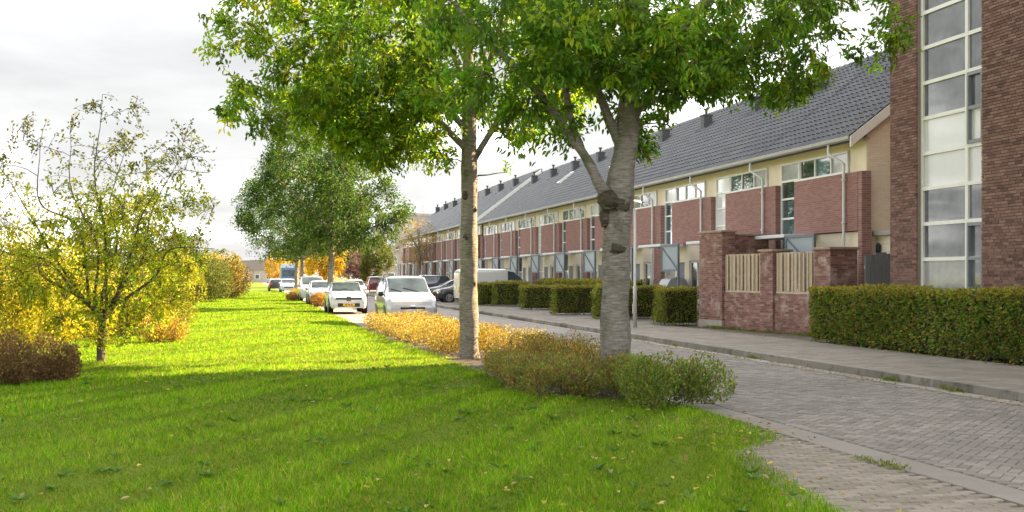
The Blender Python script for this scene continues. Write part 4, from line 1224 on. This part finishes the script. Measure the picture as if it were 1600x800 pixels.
far_tree(562, 170, 'small purple leaved tree in the background', 5.4, 1.9, 104, [(0.16, 0.08, 0.13), (0.20, 0.11, 0.15), (0.13, 0.08, 0.1)], n_tw=350)
far_tree(590, 150, 'dense green tree left of the silver car roof', 6.6, 2.1, 105, [(0.07, 0.10, 0.025), (0.10, 0.13, 0.03), (0.14, 0.15, 0.03)], zb=0.5, n_tw=700)
far_tree(655, 108, 'thin brown leaved tree in front of the far terrace', 6.7, 2.2, 106, BRN, zb=2.6, n_tw=520, per=9, L=0.14)
far_tree(300, 260, 'distant grey green tree behind the left bushes', 11, 6, 107, DKG, n_tw=500, L=0.45)
far_tree(350, 300, 'distant dark tree at the end of the lawn', 9, 5, 108, DKG + BRN[:1], n_tw=450, L=0.45)
far_tree(470, 260, 'distant golden tree beyond the truck', 7.5, 4, 109, AUT, n_tw=400, L=0.4)

# far buildings
def far_building(px, S, w, d, h, label, roof='gable'):
    X, Y = at(px, S)
    r_ = empty('house', (X, Y, 0), 0, label, 'house')
    q_ = MB(); q_.box(-w / 2, w / 2, 0, d, 0, h); q_.build('wall', plain('far_wall', (0.33, 0.30, 0.28), 0.9, 0.15, 0.6), r_)
    if roof == 'gable':
        v = [(-w / 2 - .2, -.2, h), (w / 2 + .2, -.2, h), (w / 2 + .2, d + .2, h), (-w / 2 - .2, d + .2, h), (-w / 2 - .2, d / 2, h + d * .35), (w / 2 + .2, d / 2, h + d * .35)]
        q_ = MB(); q_.add(v, [[0, 1, 5, 4], [2, 3, 4, 5], [0, 3, 2, 1]], [[0, 4, 3], [1, 2, 5]]); q_.build('roof', M_ROOFB, r_)
    else:
        q_ = MB(); q_.box(-w / 2 - .2, w / 2 + .2, -.2, d, h, h + .4); q_.build('roof', M_GUT, r_)
    n = int(w / 2.4)
    for k in range(n):
        for z in np.arange(1.0, h - 1.2, 2.8):
            q_ = MB(); x = -w / 2 + (k + .5) * w / n
            q_.box(x - .6, x + .6, -.05, .02, z, z + 1.3); f_ = q_.build('window', M_WHITE, r_)
            q_ = MB(); q_.box(x - .5, x + .5, -.07, -.03, z + .1, z + 1.2); q_.build('pane', M_GLASS, f_)
far_building(402, 330, 9, 8, 3.4, 'grey gabled house closing the far end of the lawn')
far_building(378, 360, 10, 8, 3.2, 'grey house half hidden beyond the orange bush')
far_building(640, 190, 9, 10, 11.4, 'brown flat roofed block rising behind the far terrace', 'flat')
far_building(425, 400, 14, 8, 4.5, 'low distant house behind the far yellow tree')

# ------------------------------------------------------------------ street lamps
def lamp(px, S, label, H=3.95):
    X, Y = at(px, S)
    r_ = empty('street_lamp', (X, Y, 0.09), 0, label, 'street lamp', 'grey street lamps')
    q_ = MB(); q_.lathe([(0.0, 0), (0.062, 0), (0.062, 1.25), (0.055, 1.3), (0.042, 1.33), (0.036, H - 0.16), (0.0, H - 0.16)], 14); q_.build('pole', plain('galvanised', (0.52, 0.53, 0.53), 0.45, 0.12, 5, metal=0.3), r_, smooth=True)
    q_ = MB(); q_.lathe([(0.0, H - 0.18), (0.06, H - 0.18), (0.075, H - 0.10), (0.19, H - 0.06), (0.20, H - 0.05)], 20); q_.build('diffuser', plain('lamp_glass', (0.75, 0.74, 0.70), 0.3), r_, smooth=True)
    q_ = MB(); q_.lathe([(0.21, H - 0.05), (0.215, H - 0.03), (0.18, H + 0.01), (0.1, H + 0.045), (0.0, H + 0.055)], 20); q_.build('lamp_cap', plain('lamp_cap', (0.62, 0.61, 0.57), 0.5), r_, smooth=True)
    q_ = MB(); q_.box(-0.07, -0.061, -0.03, 0.03, 0.45, 0.75); q_.build('hatch', M_PIPE, r_)
lamp(992, 37.3, 'grey street lamp with flat round head, right of the knotted trunk')
lamp(621, 105, 'far street lamp standing left of the brown leaved tree')
lamp(566, 175, 'furthest street lamp, in front of the green and yellow trees')

# ------------------------------------------------------------------ cars
M_TYRE = plain('tyre', (0.018, 0.018, 0.019), 0.85, 0.2, 10)
M_RIM = plain('alloy_rim', (0.45, 0.46, 0.47), 0.35, 0.1, 5, metal=0.7)
M_BLACK = plain('black_trim', (0.02, 0.021, 0.023), 0.5, 0.2, 5)
M_CGLASS = glass_mat('car_glass', (0.04, 0.06, 0.075), 0.03, 0.0, 0.45)
M_HEADL = plain('headlight_lens', (0.42, 0.45, 0.50), 0.12, 0.3, 14, coat=1.0)
M_TAIL = plain('tail_light', (0.38, 0.02, 0.02), 0.2, 0.2, 8, coat=1.0)
M_PLATE = plain('yellow_plate', (0.72, 0.46, 0.02), 0.5, 0.05, 5)
M_CHROME = plain('chrome', (0.7, 0.71, 0.73), 0.12, 0.05, 5, metal=1.0)
def paint(name, col, metal=0.0): return plain('paint_' + name, col, 0.35, 0.03, 2, metal=metal, coat=1.0)

def car(label, loc, rz, L, W, H, st, glass, colr, cat='car', group='parked cars', front='plain', wheel_r=0.31, wheels=(0.31, -0.30), clr=0.2, roofbar=False):
    """st: stations rear->front (x/L, bottom, belt, top, belt half width/W, top half width/W)
       glass: dict of x ranges (in x/L) for side windows, windscreen and rear window."""
    st = np.array(st, float)
    xs = np.concatenate([np.linspace(st[i, 0], st[i + 1, 0], 6)[:-1] for i in range(len(st) - 1)] + [[st[-1, 0]]])
    def ip(c): return np.interp(xs, st[:, 0], st[:, c])
    def sm(a):
        b_ = a.copy()
        for _ in range(2): b_[1:-1] = (b_[:-2] + 2 * b_[1:-1] + b_[2:]) / 4
        return b_
    zb_, zl, zt_, wb_, wt_ = [sm(ip(c)) for c in (1, 2, 3, 4, 5)]
    wb_ *= W; wt_ *= W
    K = len(xs)
    prof = []
    for i in range(K):
        gh = zt_[i] - zl[i]
        a = [(wb_[i] * .86, zb_[i]), (wb_[i] * .965, zb_[i] + .05), (wb_[i] * .99, zb_[i] + .35 * (zl[i] - zb_[i])), (wb_[i] * 1.0, zb_[i] + .65 * (zl[i] - zb_[i])),
             (wb_[i] * .975, zl[i]), (wb_[i] * .975 + (wt_[i] - wb_[i] * .975) * .5, zl[i] + gh * .5), (wt_[i] * 1.0, zl[i] + gh * .86), (wt_[i] * .9, zl[i] + gh * .955), (wt_[i] * .5, zl[i] + gh * .99), (0, zt_[i])]
        prof.append(catmull(np.array([(p[0], p[1], 0) for p in a]), 46)[:, :2])
    prof = np.array(prof); prof[:, -1, 0] = 0
    J = prof.shape[1]
    full = np.concatenate([prof, (prof * np.array([-1, 1]))[:, -2::-1]], axis=1)
    n = full.shape[1]
    V = np.concatenate([np.repeat((xs * L)[:, None], n, 1)[..., None], full], -1)
    Vf = V.reshape(-1, 3)
    Q = grid_quads(K, n)
    # end caps as grids between left and right
    caps = []
    for i in (0, K - 1):
        m_ = 9
        A = V[i, :J]; B = V[i, ::-1][:J]
        tt = np.linspace(0, 1, m_)[None, :, None]
        gcap = A[:, None] * (1 - tt) + B[:, None] * tt
        bul = (0.05 if i else -0.03) * np.sin(np.pi * tt[..., 0])
        gcap[..., 0] += bul * np.linspace(1, .6, J)[:, None]
        qq = grid_quads(J, m_)
        caps.append((gcap.reshape(-1, 3), qq if i == 0 else qq[:, ::-1]))
    Vall = [Vf]; Qall = [Q]; k = len(Vf)
    for v, q in caps:
        Vall.append(v); Qall.append(q + k); k += len(v)
    Vall = np.vstack(Vall); Qall = np.vstack(Qall)
    ctr = Vall[Qall].mean(1)
    src = np.zeros(len(Qall), int); src[len(Q):len(Q) + len(caps[0][1])] = 1; src[len(Q) + len(caps[0][1]):] = 2
    cx = ctr[:, 0] / L; cy = ctr[:, 1]; cz = ctr[:, 2]
    jx = np.zeros(len(Qall)); jx[:len(Q)] = np.tile(np.arange(n - 1), K - 1)
    pj = np.minimum(jx, n - 2 - jx) / (J - 1)          # 0 at sill, 1 at roof centre
    part = np.array(['body'] * len(Qall), dtype=object)
    loft = src == 0
    side = loft & (pj > 0.47) & (pj < 0.655)
    for a, b_ in glass.get('side', ()):
        for sg, nm in ((1, 'l'), (-1, 'r')):
            part[side & (cx > a) & (cx < b_) & (np.sign(cy) == sg)] = 'side_window|%s%.2f' % (nm, a)
    a, b_ = glass['front']; part[loft & (pj > 0.69) & (cx > a) & (cx < b_)] = 'windscreen|'
    if 'rear' in glass:
        a, b_ = glass['rear']; part[loft & (pj > 0.69) & (cx > a) & (cx < b_)] = 'rear_window|'
    hw = W / 2
    bf = st[-1]
    zf0, zf1 = bf[1], bf[3]
    if front in ('hatch', 'mpv', 'plain'):
        yy = np.abs(cy) / hw
        zr = glass.get('lamp', (0.60, 0.80))
        hl = (cx > 0.435) & (yy > 0.52) & (cz > zr[0]) & (cz < zr[1]) & (pj < 0.72)
        part[hl & (cy > 0)] = 'headlight|l'; part[hl & (cy < 0)] = 'headlight|r'
    tl = (cx < -0.475) & (np.abs(cy) / hw > 0.62) & (cz > 0.70) & (cz < 1.02)
    part[tl & (cy > 0)] = 'tail_light|l'; part[tl & (cy < 0)] = 'tail_light|r'
    part[(cz < clr + 0.13) & (part == 'body') & (np.abs(cx) < 0.47)] = 'sill|'
    root = empty('parked_car' if cat == 'car' else ('delivery_van' if cat == 'van' else cat.replace(' ', '_')), loc, rz, label, cat, group)
    mat_of = {'body': colr, 'side_window': M_CGLASS, 'windscreen': M_CGLASS, 'rear_window': M_CGLASS, 'headlight': M_HEADL, 'tail_light': M_TAIL, 'sill': M_BLACK}
    made = {}
    for p in sorted(set(part)):
        q = Qall[part == p]
        ids, inv = np.unique(q, return_inverse=True)
        nm = p.split('|')[0]
        made[p] = obj(nm, np_mesh(nm, Vall[ids], [inv.reshape(q.shape)], smooth=True, mats=[mat_of[nm]]), root)
    # wheels with tyre, rim, arch
    for wx in wheels:
        for sg in (1, -1):
            c_ = (wx * L, sg * (hw - 0.10), wheel_r)
            ar = MB(); ar.lathe([(0.0, -0.02), (wheel_r + 0.07, -0.02), (wheel_r + 0.07, 0.025), (0, 0.025)], 24, (wx * L, sg * (hw * 0.985), wheel_r + 0.01), 'y'); ar.build('wheel_arch', M_BLACK, root)
            w_ = MB(); w_.lathe([(wheel_r - .10, -0.10), (wheel_r - 0.02, -0.10), (wheel_r, -0.06), (wheel_r, 0.06), (wheel_r - 0.02, 0.115), (wheel_r - .09, 0.118), (wheel_r - .10, 0.08)], 24, (0, 0, 0), 'y')
            wo = w_.build('wheel', M_TYRE, root, smooth=True, loc=c_)
            r2 = MB(); rr = wheel_r - 0.09
            for a_ in range(10):
                t0 = a_ * math.pi / 5
                r2.bar((0.03 * math.cos(t0), sg * 0.115, 0.03 * math.sin(t0)), (rr * math.cos(t0), sg * 0.115, rr * math.sin(t0)), 0.05, 0.02)
            r2.lathe([(rr - .03, sg * 0.09), (rr, sg * .09), (rr, sg * .122), (rr - .03, sg * .122)], 24, (0, 0, 0), 'y')
            r2.build('rim', M_RIM, wo)
    # mirrors
    mxr = glass['front'][1] * L - 0.28
    zm = np.interp(mxr / L, st[:, 0], st[:, 2]) + 0.09
    for sg in (1, -1):
        q_ = MB(); q_.lathe([(0, -0.09), (0.06, -0.085), (0.085, -0.03), (0.085, 0.03), (0.06, 0.085), (0, 0.09)], 10, (0, 0, 0), 'y')
        o = q_.build('mirror', M_BLACK if front == 'mpv' else colr, root, smooth=True, loc=(mxr, sg * (hw + 0.07), zm))
        q_ = MB(); q_.bar((0, -sg * 0.14, -0.04), (0, 0, -0.02), 0.05, 0.04); q_.build('mirror_arm', M_BLACK, o)
    xf = L / 2 + 0.045
    # front fittings
    if front != 'none':
        q_ = MB(); q_.box(xf - 0.02, xf + 0.012, -0.26, 0.26, 0.36, 0.47); pl_ = q_.build('number_plate', M_PLATE, root)
        q_ = MB()
        for k in range(6): q_.box(xf + 0.0125, xf + 0.015, -0.19 + k * 0.065 + (0.02 if k % 2 == 0 else 0), -0.155 + k * 0.065 + (0.02 if k % 2 == 0 else 0), 0.385, 0.445)
        q_.build('plate_marks', M_BLACK, pl_)
    if front == 'hatch':
        q_ = MB(); q_.box(xf - 0.06, xf + 0.004, -0.50, 0.50, 0.315, 0.49); q_.build('lower_grille', M_BLACK, root, bevel=0.03)
        q_ = MB(); q_.box(xf - 0.08, xf + 0.003, -0.60, 0.60, 0.655, 0.735); gr = q_.build('upper_grille', M_BLACK, root, bevel=0.025)
        q_ = MB()
        a_, b2 = 0.072, 0.105; ia, ib = 0.042, 0.065; x_ = xf + 0.03; zc = 0.68
        outer = [(0, b2), (a_, 0), (0, -b2), (-a_, 0)]; inner = [(0, ib), (ia, 0), (0, -ib), (-ia, 0)]
        v = [(x_ - .02, y, zc + z) for y, z in outer] + [(x_ + .012, y, zc + z) for y, z in [(p[0] * .8, p[1] * .8) for p in outer]] + [(x_, y, zc + z) for y, z in inner]
        qd = []
        for i in range(4):
            j = (i + 1) % 4
            qd += [[i, j, 4 + j, 4 + i], [4 + i, 4 + j, 8 + j, 8 + i]]
        q_.add(v, qd); q_.build('diamond_badge', M_CHROME, root)
        q_ = MB(); q_.box(xf - 0.02, xf + 0.006, -0.09, 0.09, 0.585, 0.79); q_.build('badge_backing', M_BLACK, root, bevel=0.02)
        for sg in (1, -1):
            q_ = MB(); q_.box(xf - 0.14, xf - 0.02, sg * .62 - .07, sg * .62 + .07, 0.36, 0.43); q_.build('fog_light', M_HEADL, root, bevel=0.02)
    elif front == 'mpv':
        q_ = MB(); q_.box(xf - 0.05, xf + 0.004, -0.42, 0.42, 0.585, 0.66); q_.build('upper_grille', M_BLACK, root, bevel=0.02)
        q_ = MB(); q_.box(xf - 0.05, xf + 0.008, -0.55, 0.55, 0.26, 0.40); q_.build('lower_grille', M_BLACK, root, bevel=0.03)
        q_ = MB(); q_.box(xf - 0.04, xf + 0.02, -0.09, 0.09, 0.66, 0.72); q_.build('badge', M_CHROME, root, bevel=0.02)
    elif front == 'plain':
        q_ = MB(); q_.box(xf - 0.05, xf + 0.004, -0.45, 0.45, 0.50, 0.62); q_.build('grille', M_BLACK, root, bevel=0.02)
    # wipers, seats seen through the glass are left to the reflection
    cw = glass['front'][1] * L
    zc = np.interp(cw / L, st[:, 0], st[:, 3])
    q_ = MB()
    q_.bar((cw - 0.02, 0.35, zc + 0.03), (cw - 0.22, -0.18, zc + 0.16), 0.015); q_.bar((cw - 0.02, -0.25, zc + 0.03), (cw - 0.2, -0.62, zc + 0.13), 0.015)
    q_.build('wiper', M_BLACK, root)
    if roofbar:
        for sg in (1, -1):
            q_ = MB(); q_.tube(catmull([(-0.9, sg * W * .36, H - 0.05), (-0.8, sg * W * .36, H + 0.03), (0.2, sg * W * .36, H + 0.03), (0.35, sg * W * .355, H - 0.05)], 16), 0.018, 6); q_.build('roof_rail', M_BLACK, root)
    return root

ST_HATCH = [(-0.5, 0.32, 0.80, 0.86, 0.40, 0.33), (-0.485, 0.24, 0.88, 1.02, 0.455, 0.36), (-0.43, 0.22, 0.93, 1.30, 0.485, 0.355), (-0.36, 0.21, 0.94, 1.42, 0.495, 0.36), (-0.15, 0.20, 0.93, 1.47, 0.50, 0.375), (0.02, 0.20, 0.91, 1.455, 0.50, 0.375),
            (0.09, 0.20, 0.90, 1.38, 0.50, 0.37), (0.17, 0.20, 0.90, 1.19, 0.50, 0.38), (0.265, 0.20, 0.885, 0.985, 0.50, 0.41), (0.34, 0.20, 0.85, 0.93, 0.495, 0.42), (0.43, 0.21, 0.77, 0.85, 0.48, 0.42), (0.475, 0.22, 0.68, 0.77, 0.455, 0.40), (0.497, 0.25, 0.58, 0.68, 0.41, 0.36), (0.5, 0.27, 0.52, 0.62, 0.39, 0.34)]
G_HATCH = {'side': ((-0.36, -0.14), (-0.11, 0.14)), 'front': (0.035, 0.255), 'rear': (-0.47, -0.385), 'lamp': (0.63, 0.80)}
ST_MPV = [(-0.5, 0.34, 0.95, 1.05, 0.42, 0.38), (-0.49, 0.26, 1.02, 1.45, 0.47, 0.39), (-0.45, 0.24, 1.04, 1.66, 0.49, 0.395), (-0.3, 0.22, 1.04, 1.72, 0.50, 0.40), (-0.05, 0.21, 1.03, 1.73, 0.50, 0.40), (0.06, 0.21, 1.02, 1.70, 0.50, 0.395),
          (0.12, 0.21, 1.02, 1.60, 0.50, 0.39), (0.22, 0.21, 1.01, 1.34, 0.50, 0.395), (0.30, 0.21, 1.0, 1.12, 0.50, 0.41), (0.36, 0.21, 0.95, 1.05, 0.495, 0.42), (0.43, 0.22, 0.87, 0.96, 0.485, 0.42), (0.475, 0.23, 0.74, 0.85, 0.46, 0.40), (0.495, 0.25, 0.62, 0.72, 0.43, 0.37), (0.5, 0.27, 0.55, 0.64, 0.41, 0.35)]
G_MPV = {'side': ((-0.42, -0.24), (-0.21, 0.0), (0.025, 0.2)), 'front': (0.07, 0.29), 'rear': (-0.487, -0.455), 'lamp': (0.62, 0.90)}
FACE = R(-90)
P_SILV = paint('silver_white', (0.33, 0.34, 0.36), 0.3); P_WHITE = paint('white', (0.50, 0.51, 0.52)); P_DARK = paint('dark_grey', (0.045, 0.05, 0.058), 0.3)
P_BLUE = paint('pale_blue', (0.38, 0.48, 0.60), 0.2); P_RED = paint('dark_red', (0.15, 0.035, 0.045), 0.2); P_NAVY = paint('navy', (0.03, 0.035, 0.075), 0.2); P_BLK = paint('black', (0.018, 0.02, 0.023), 0.1)
def put(px, S, L):
    X, Y = at(px, S)
    return (X, Y + L / 2, 0.0)
car('silver white people carrier parked behind the golden shrubs', put(645, 40.5, 4.2), FACE, 4.2, 1.78, 1.73, ST_MPV, G_MPV, P_SILV, front='mpv', roofbar=True, wheel_r=0.32)
car('white hatchback with diamond badge and yellow number plate', put(545, 54.2, 4.06), FACE, 4.06, 1.74, 1.47, ST_HATCH, G_HATCH, P_WHITE, front='hatch')
car('pale blue car parked right behind the white hatchback', put(506, 70, 4.0), FACE, 4.0, 1.72, 1.47, ST_HATCH, G_HATCH, P_BLUE)
car('light grey car third in the line along the lawn', put(490, 79, 4.1), FACE, 4.1, 1.74, 1.55, ST_MPV, G_MPV, paint('light_grey', (0.36, 0.38, 0.41), 0.2))
car('dark car furthest along the lawn edge', put(432, 136, 4.2), R(90), 4.2, 1.75, 1.5, ST_HATCH, G_HATCH, P_BLK)
car('light blue car beside the far truck', put(451, 124, 4.2), FACE, 4.2, 1.75, 1.5, ST_HATCH, G_HATCH, P_BLUE)
car('cream white car on the road behind the white hatchback', put(557, 92, 4.3), FACE, 4.3, 1.76, 1.5, ST_HATCH, G_HATCH, paint('cream', (0.6, 0.6, 0.55)))
car('dark red car parked far off on the right, left of the people carrier', put(589, 122, 4.4), R(90), 4.4, 1.82, 1.65, ST_MPV, G_MPV, P_RED)
X_, Y_ = at(720, 76)
car('dark grey car with its nose to the road, behind the people carrier', (13.3, 75.4, 0.09), R(180), 4.3, 1.76, 1.5, ST_HATCH, G_HATCH, P_DARK)
car('black car with its nose to the road, nearer one beside the white van', (13.3, 71.2, 0.09), R(180), 4.2, 1.75, 1.5, ST_HATCH, G_HATCH, P_BLK)
car('navy car in the far parking bays on the right', (13.2, 90.0, 0.09), R(180), 4.2, 1.75, 1.5, ST_MPV, G_MPV, P_NAVY)

# white panel van, nose towards the houses
ST_VAN = [(-0.5, 0.36, 1.1, 1.3, 0.46, 0.44), (-0.495, 0.28, 1.15, 1.9, 0.485, 0.44), (-0.47, 0.26, 1.16, 2.03, 0.495, 0.445), (-0.2, 0.25, 1.16, 2.07, 0.50, 0.45), (0.1, 0.25, 1.15, 2.06, 0.50, 0.445), (0.19, 0.25, 1.14, 1.99, 0.50, 0.435),
          (0.26, 0.25, 1.12, 1.72, 0.50, 0.42), (0.34, 0.25, 1.10, 1.34, 0.50, 0.42), (0.40, 0.25, 1.05, 1.17, 0.495, 0.43), (0.46, 0.26, 0.92, 1.03, 0.48, 0.42), (0.495, 0.28, 0.72, 0.85, 0.44, 0.38), (0.5, 0.3, 0.62, 0.74, 0.42, 0.36)]
car('white panel van parked nose to the houses behind the hedges', (14.0, 66.2, 0.09), R(0), 4.6, 1.95, 2.07, ST_VAN, {'side': ((0.12, 0.31),), 'front': (0.2, 0.36), 'lamp': (0.72, 1.0)}, P_WHITE, cat='van', group=None, wheel_r=0.33)
# far truck
X_, Y_ = at(453, 168)
tk = empty('truck', (X_, Y_, 0), 0, 'blue truck cab with white box at the far end of the street', 'truck')
q_ = MB(); q_.box(-1.2, 1.2, 0.0, 1.9, 0.5, 3.0); q_.build('cab', paint('truck_blue', (0.05, 0.12, 0.26)), tk, bevel=0.12)
q_ = MB(); q_.box(-1.02, 1.02, -0.03, 0.02, 1.7, 2.6); q_.build('windscreen', M_CGLASS, tk)
q_ = MB(); q_.box(-1.25, 1.25, 2.0, 8, 0.9, 3.5); q_.build('cargo_box', P_WHITE, tk, bevel=0.03)
for sx in (-1, 1):
    for y_ in (0.9, 6.5):
        q_ = MB(); q_.lathe([(0.2, -0.15), (0.48, -0.15), (0.5, 0), (0.48, 0.15), (0.2, 0.15)], 18, (sx * 1.0, y_, 0.5), 'x'); q_.build('wheel', M_TYRE, tk)
    q_ = MB(); q_.box(sx * .8 - .2, sx * .8 + .2, -0.04, 0.02, 0.8, 1.0); q_.build('headlight', M_HEADL, tk)
q_ = MB(); q_.box(-0.7, 0.7, -0.04, 0.02, 1.0, 1.4); q_.build('grille', M_BLACK, tk)

# grey rounded garden store behind the hedge
X_, Y_ = at(1052, 46)
gsx = empty('garden_store', (X_, Y_, 0.09), 0, 'grey rounded garden store behind the hedge left of the brick pier', 'garden store')
q_ = MB()
v = []
for y_ in (-0.5, 0.5):
    v += [(-0.45, y_, 0), (0.45, y_, 0), (0.45, y_, 1.25), (0.3, y_, 1.5), (0.0, y_, 1.6), (-0.3, y_, 1.5), (-0.45, y_, 1.25)]
q_.add(v, [[i, (i + 1) % 7, (i + 1) % 7 + 7, i + 7] for i in range(7)] + [[0, 6, 2, 1], [7, 8, 9, 13]], [[6, 3, 2], [6, 5, 3], [5, 4, 3], [13, 9, 10], [13, 10, 12], [12, 10, 11]])
q_.build('shell', plain('grey_plastic', (0.30, 0.32, 0.33), 0.5, 0.1, 4), gsx)
q_ = MB(); q_.box(-0.46, 0.46, -0.52, 0.52, 1.15, 1.2); q_.build('rim_band', M_BLACK, gsx)

# ------------------------------------------------------------------ grass, weeds, fallen leaves
rg = np.random.default_rng(5)
NB = 560000
# density falls with distance
Yg = 7.0 * np.exp(rg.random(NB) * math.log(130 / 7.0)) 
xr = lawn_edge(Yg); xl_ = -0.27 * Yg - 1.2
Xg = xl_ + (xr - xl_) * rg.random(NB)
Xg = Xg + rg.normal(0, 0.03, NB)
keep = ~((Xg > 4.3) & (Yg > 15.4))
# worn patch near the tip of the lawn
worn = np.exp(-(((Xg - 4.7) / 0.9) ** 2 + ((Yg - 12.2) / 0.9) ** 2)) * 0.75
keep &= rg.random(NB) > worn
Xg, Yg = Xg[keep], Yg[keep]; n = len(Xg)
P = np.stack([Xg, Yg, np.where(Xg > lawn_edge(Yg) - 0.3, 0.0, lawn_z(Xg, Yg)) - 0.006], -1)
lodw = np.clip(Yg / 9, 1, 12)
tuft = 1 + 0.40 * lump(P * np.array([1, 1, 0]), 2.6, 77) + 0.35 * lump(P * np.array([1, 1, 0]), 9, 78)
hgt = np.clip(rg.normal(0.045, 0.014, n), 0.015, 0.09) * np.clip(tuft, .5, 1.8)
a = rg.uniform(0, 6.28, n); w_ = 0.0042 * lodw * rg.uniform(.7, 1.3, n)
side = np.stack([np.cos(a), np.sin(a), 0 * a], -1) * w_[:, None]
lean = np.stack([rg.normal(0, .5, n) * hgt, rg.normal(0, .5, n) * hgt, hgt], -1)
V = np.stack([P - side, P + side, P + lean], 1).reshape(-1, 3)
cg = pick_cols(rg, n, [(0.098, 0.225, 0.003), (0.135, 0.27, 0.004), (0.175, 0.305, 0.005), (0.075, 0.185, 0.003), (0.29, 0.33, 0.035), (0.25, 0.24, 0.05)], .17) * np.clip(tuft, .75, 1.25)[:, None]
dry = np.clip(lump(P * np.array([1, 1, 0]), 0.75, 91) * 0.9 + 0.5 * lump(P * np.array([1, 1, 0]), 3.1, 92), 0, 1)[:, None]
cg = cg * (1 - 0.22 * dry) + np.array([[0.24, 0.235, 0.05]]) * 0.22 * dry
cg[:, 0] *= 0.93; cg[:, 1] *= 1.04
grass = obj('grass', np_mesh('grass', V, [np.arange(3 * n).reshape(-1, 3)], np.repeat(np.clip(cg, .004, .9), 3, 0), mats=[M_GRASS]))
tag(grass, 'short mown green grass blades of the lawn', 'grass', kind='stuff')

# fallen leaves
nf = 260
Yf = 7.5 * np.exp(rg.random(nf) * math.log(26 / 7.5)); Xf = -0.22 * Yf + (lawn_edge(Yf) + 0.5 + 0.22 * Yf) * rg.random(nf) ** 0.6
Pf = np.stack([Xf, Yf, np.where(Xf > lawn_edge(Yf), 0.012, lawn_z(Xf, Yf) + 0.03)], -1)
df = rg.normal(size=(nf, 3)); df[:, 2] *= 0.15
v1 = leaves(Pf, df, rg.uniform(.05, .085, nf), rg.uniform(.03, .045, nf), pick_cols(rg, nf, [(0.42, 0.28, 0.07), (0.30, 0.16, 0.06), (0.5, 0.38, 0.10), (0.40, 0.34, 0.20)], .2), rg, 6, up=np.array([0, 0, 2.0]))
nl = 260
Pl = np.stack([rg.normal(4.9, .45, nl), rg.normal(12.0, .7, nl), np.full(nl, 0.06)], -1); dl = rg.normal(size=(nl, 3)); dl[:, 2] *= .2
v3 = leaves(Pl, dl, rg.uniform(.035, .07, nl), rg.uniform(.02, .04, nl), pick_cols(rg, nl, [(0.26, 0.16, 0.08), (0.20, 0.12, 0.06), (0.34, 0.25, 0.12)], .2), rg, 6, up=np.array([0, 0, 2.0]))
nk = 500
Yk = rg.uniform(13, 32, nk); Xk = 10.15 - np.abs(rg.normal(0, .18, nk))
hk = rg.random(nk) < .4
Xk[hk] = 13.35 - np.abs(rg.normal(0, .12, hk.sum()))
Pk = np.stack([Xk, Yk, np.where(hk, 0.125, 0.012)], -1); dk = rg.normal(size=(nk, 3)); dk[:, 2] *= .2
v2 = leaves(Pk, dk, rg.uniform(.04, .07, nk), rg.uniform(.025, .04, nk), pick_cols(rg, nk, [(0.30, 0.19, 0.08), (0.22, 0.13, 0.06), (0.38, 0.28, 0.12)], .2), rg, 6, up=np.array([0, 0, 2.0]))
fl = leaf_object('fallen_leaves', [v1, v2, v3], None, M_LEAF_S); tag(fl, 'fallen brown and yellow leaves scattered on lawn and gutter', 'leaves', kind='stuff')

# weeds at the foot of the garden wall and in the kerb joints
spots = []
for k in range(60):
    tt_ = rg.uniform(0.6, 7.0); spots.append((14.07 + .113 * tt_ - rg.uniform(0.03, 0.35), 35 - .994 * tt_, 0.1, rg.uniform(.04, .12)))
for k in range(18): spots.append((10.2 + rg.normal(0, .03), rg.choice([15.5, 17.2, 22.3, 27.0]) + rg.normal(0, .25), 0.0, rg.uniform(.04, .10)))
for k in range(7): spots.append((5.6 + rg.normal(0, .04), rg.choice([9.3, 9.7]) + rg.normal(0, .12), 0.0, .04))
PV, FV, CV = [], [], []
for x, y, z, h_ in spots:
    m_ = 26
    p = np.tile((x, y, z), (m_, 1)) + np.concatenate([rg.normal(0, .05, (m_, 2)), np.zeros((m_, 1))], 1)
    d = rg.normal(0, .6, (m_, 3)); d[:, 2] = np.abs(d[:, 2]) + .8
    PV.append(p); FV.append(d); CV.append(np.full(m_, h_))
P_ = np.vstack(PV)
nr = 170; yr = 7.5 * np.exp(rg.random(nr) * math.log(22 / 7.5)); xr_ = -0.24 * yr + (lawn_edge(yr) - 0.15 + 0.24 * yr) * rg.random(nr)
m_ = 11
Pr = np.repeat(np.stack([xr_, yr, np.full(nr, 0.05)], -1), m_, 0); ar = rg.uniform(0, 6.28, nr * m_)
dr_ = np.stack([np.cos(ar), np.sin(ar), rg.uniform(.2, .9, nr * m_)], -1); Lr = np.repeat(rg.uniform(.05, .12, nr), m_) * rg.uniform(.6, 1.1, nr * m_)
ros = leaves(Pr, dr_, Lr, Lr * .32, pick_cols(rg, nr * m_, [(0.10, 0.20, 0.03), (0.14, 0.25, 0.05), (0.08, 0.16, 0.03)], .15), rg, 6, up=np.array([0, 0, 1.2]))
wd = leaf_object('weeds', [ros, leaves(P_, np.vstack(FV), np.concatenate(CV), 0.012, pick_cols(rg, len(P_), GRN + [(0.14, 0.2, 0.03)], .2), rg, 4)], None, M_LEAF_S)
tag(wd, 'small green weeds along the brick wall foot and kerb', 'weeds', kind='stuff')
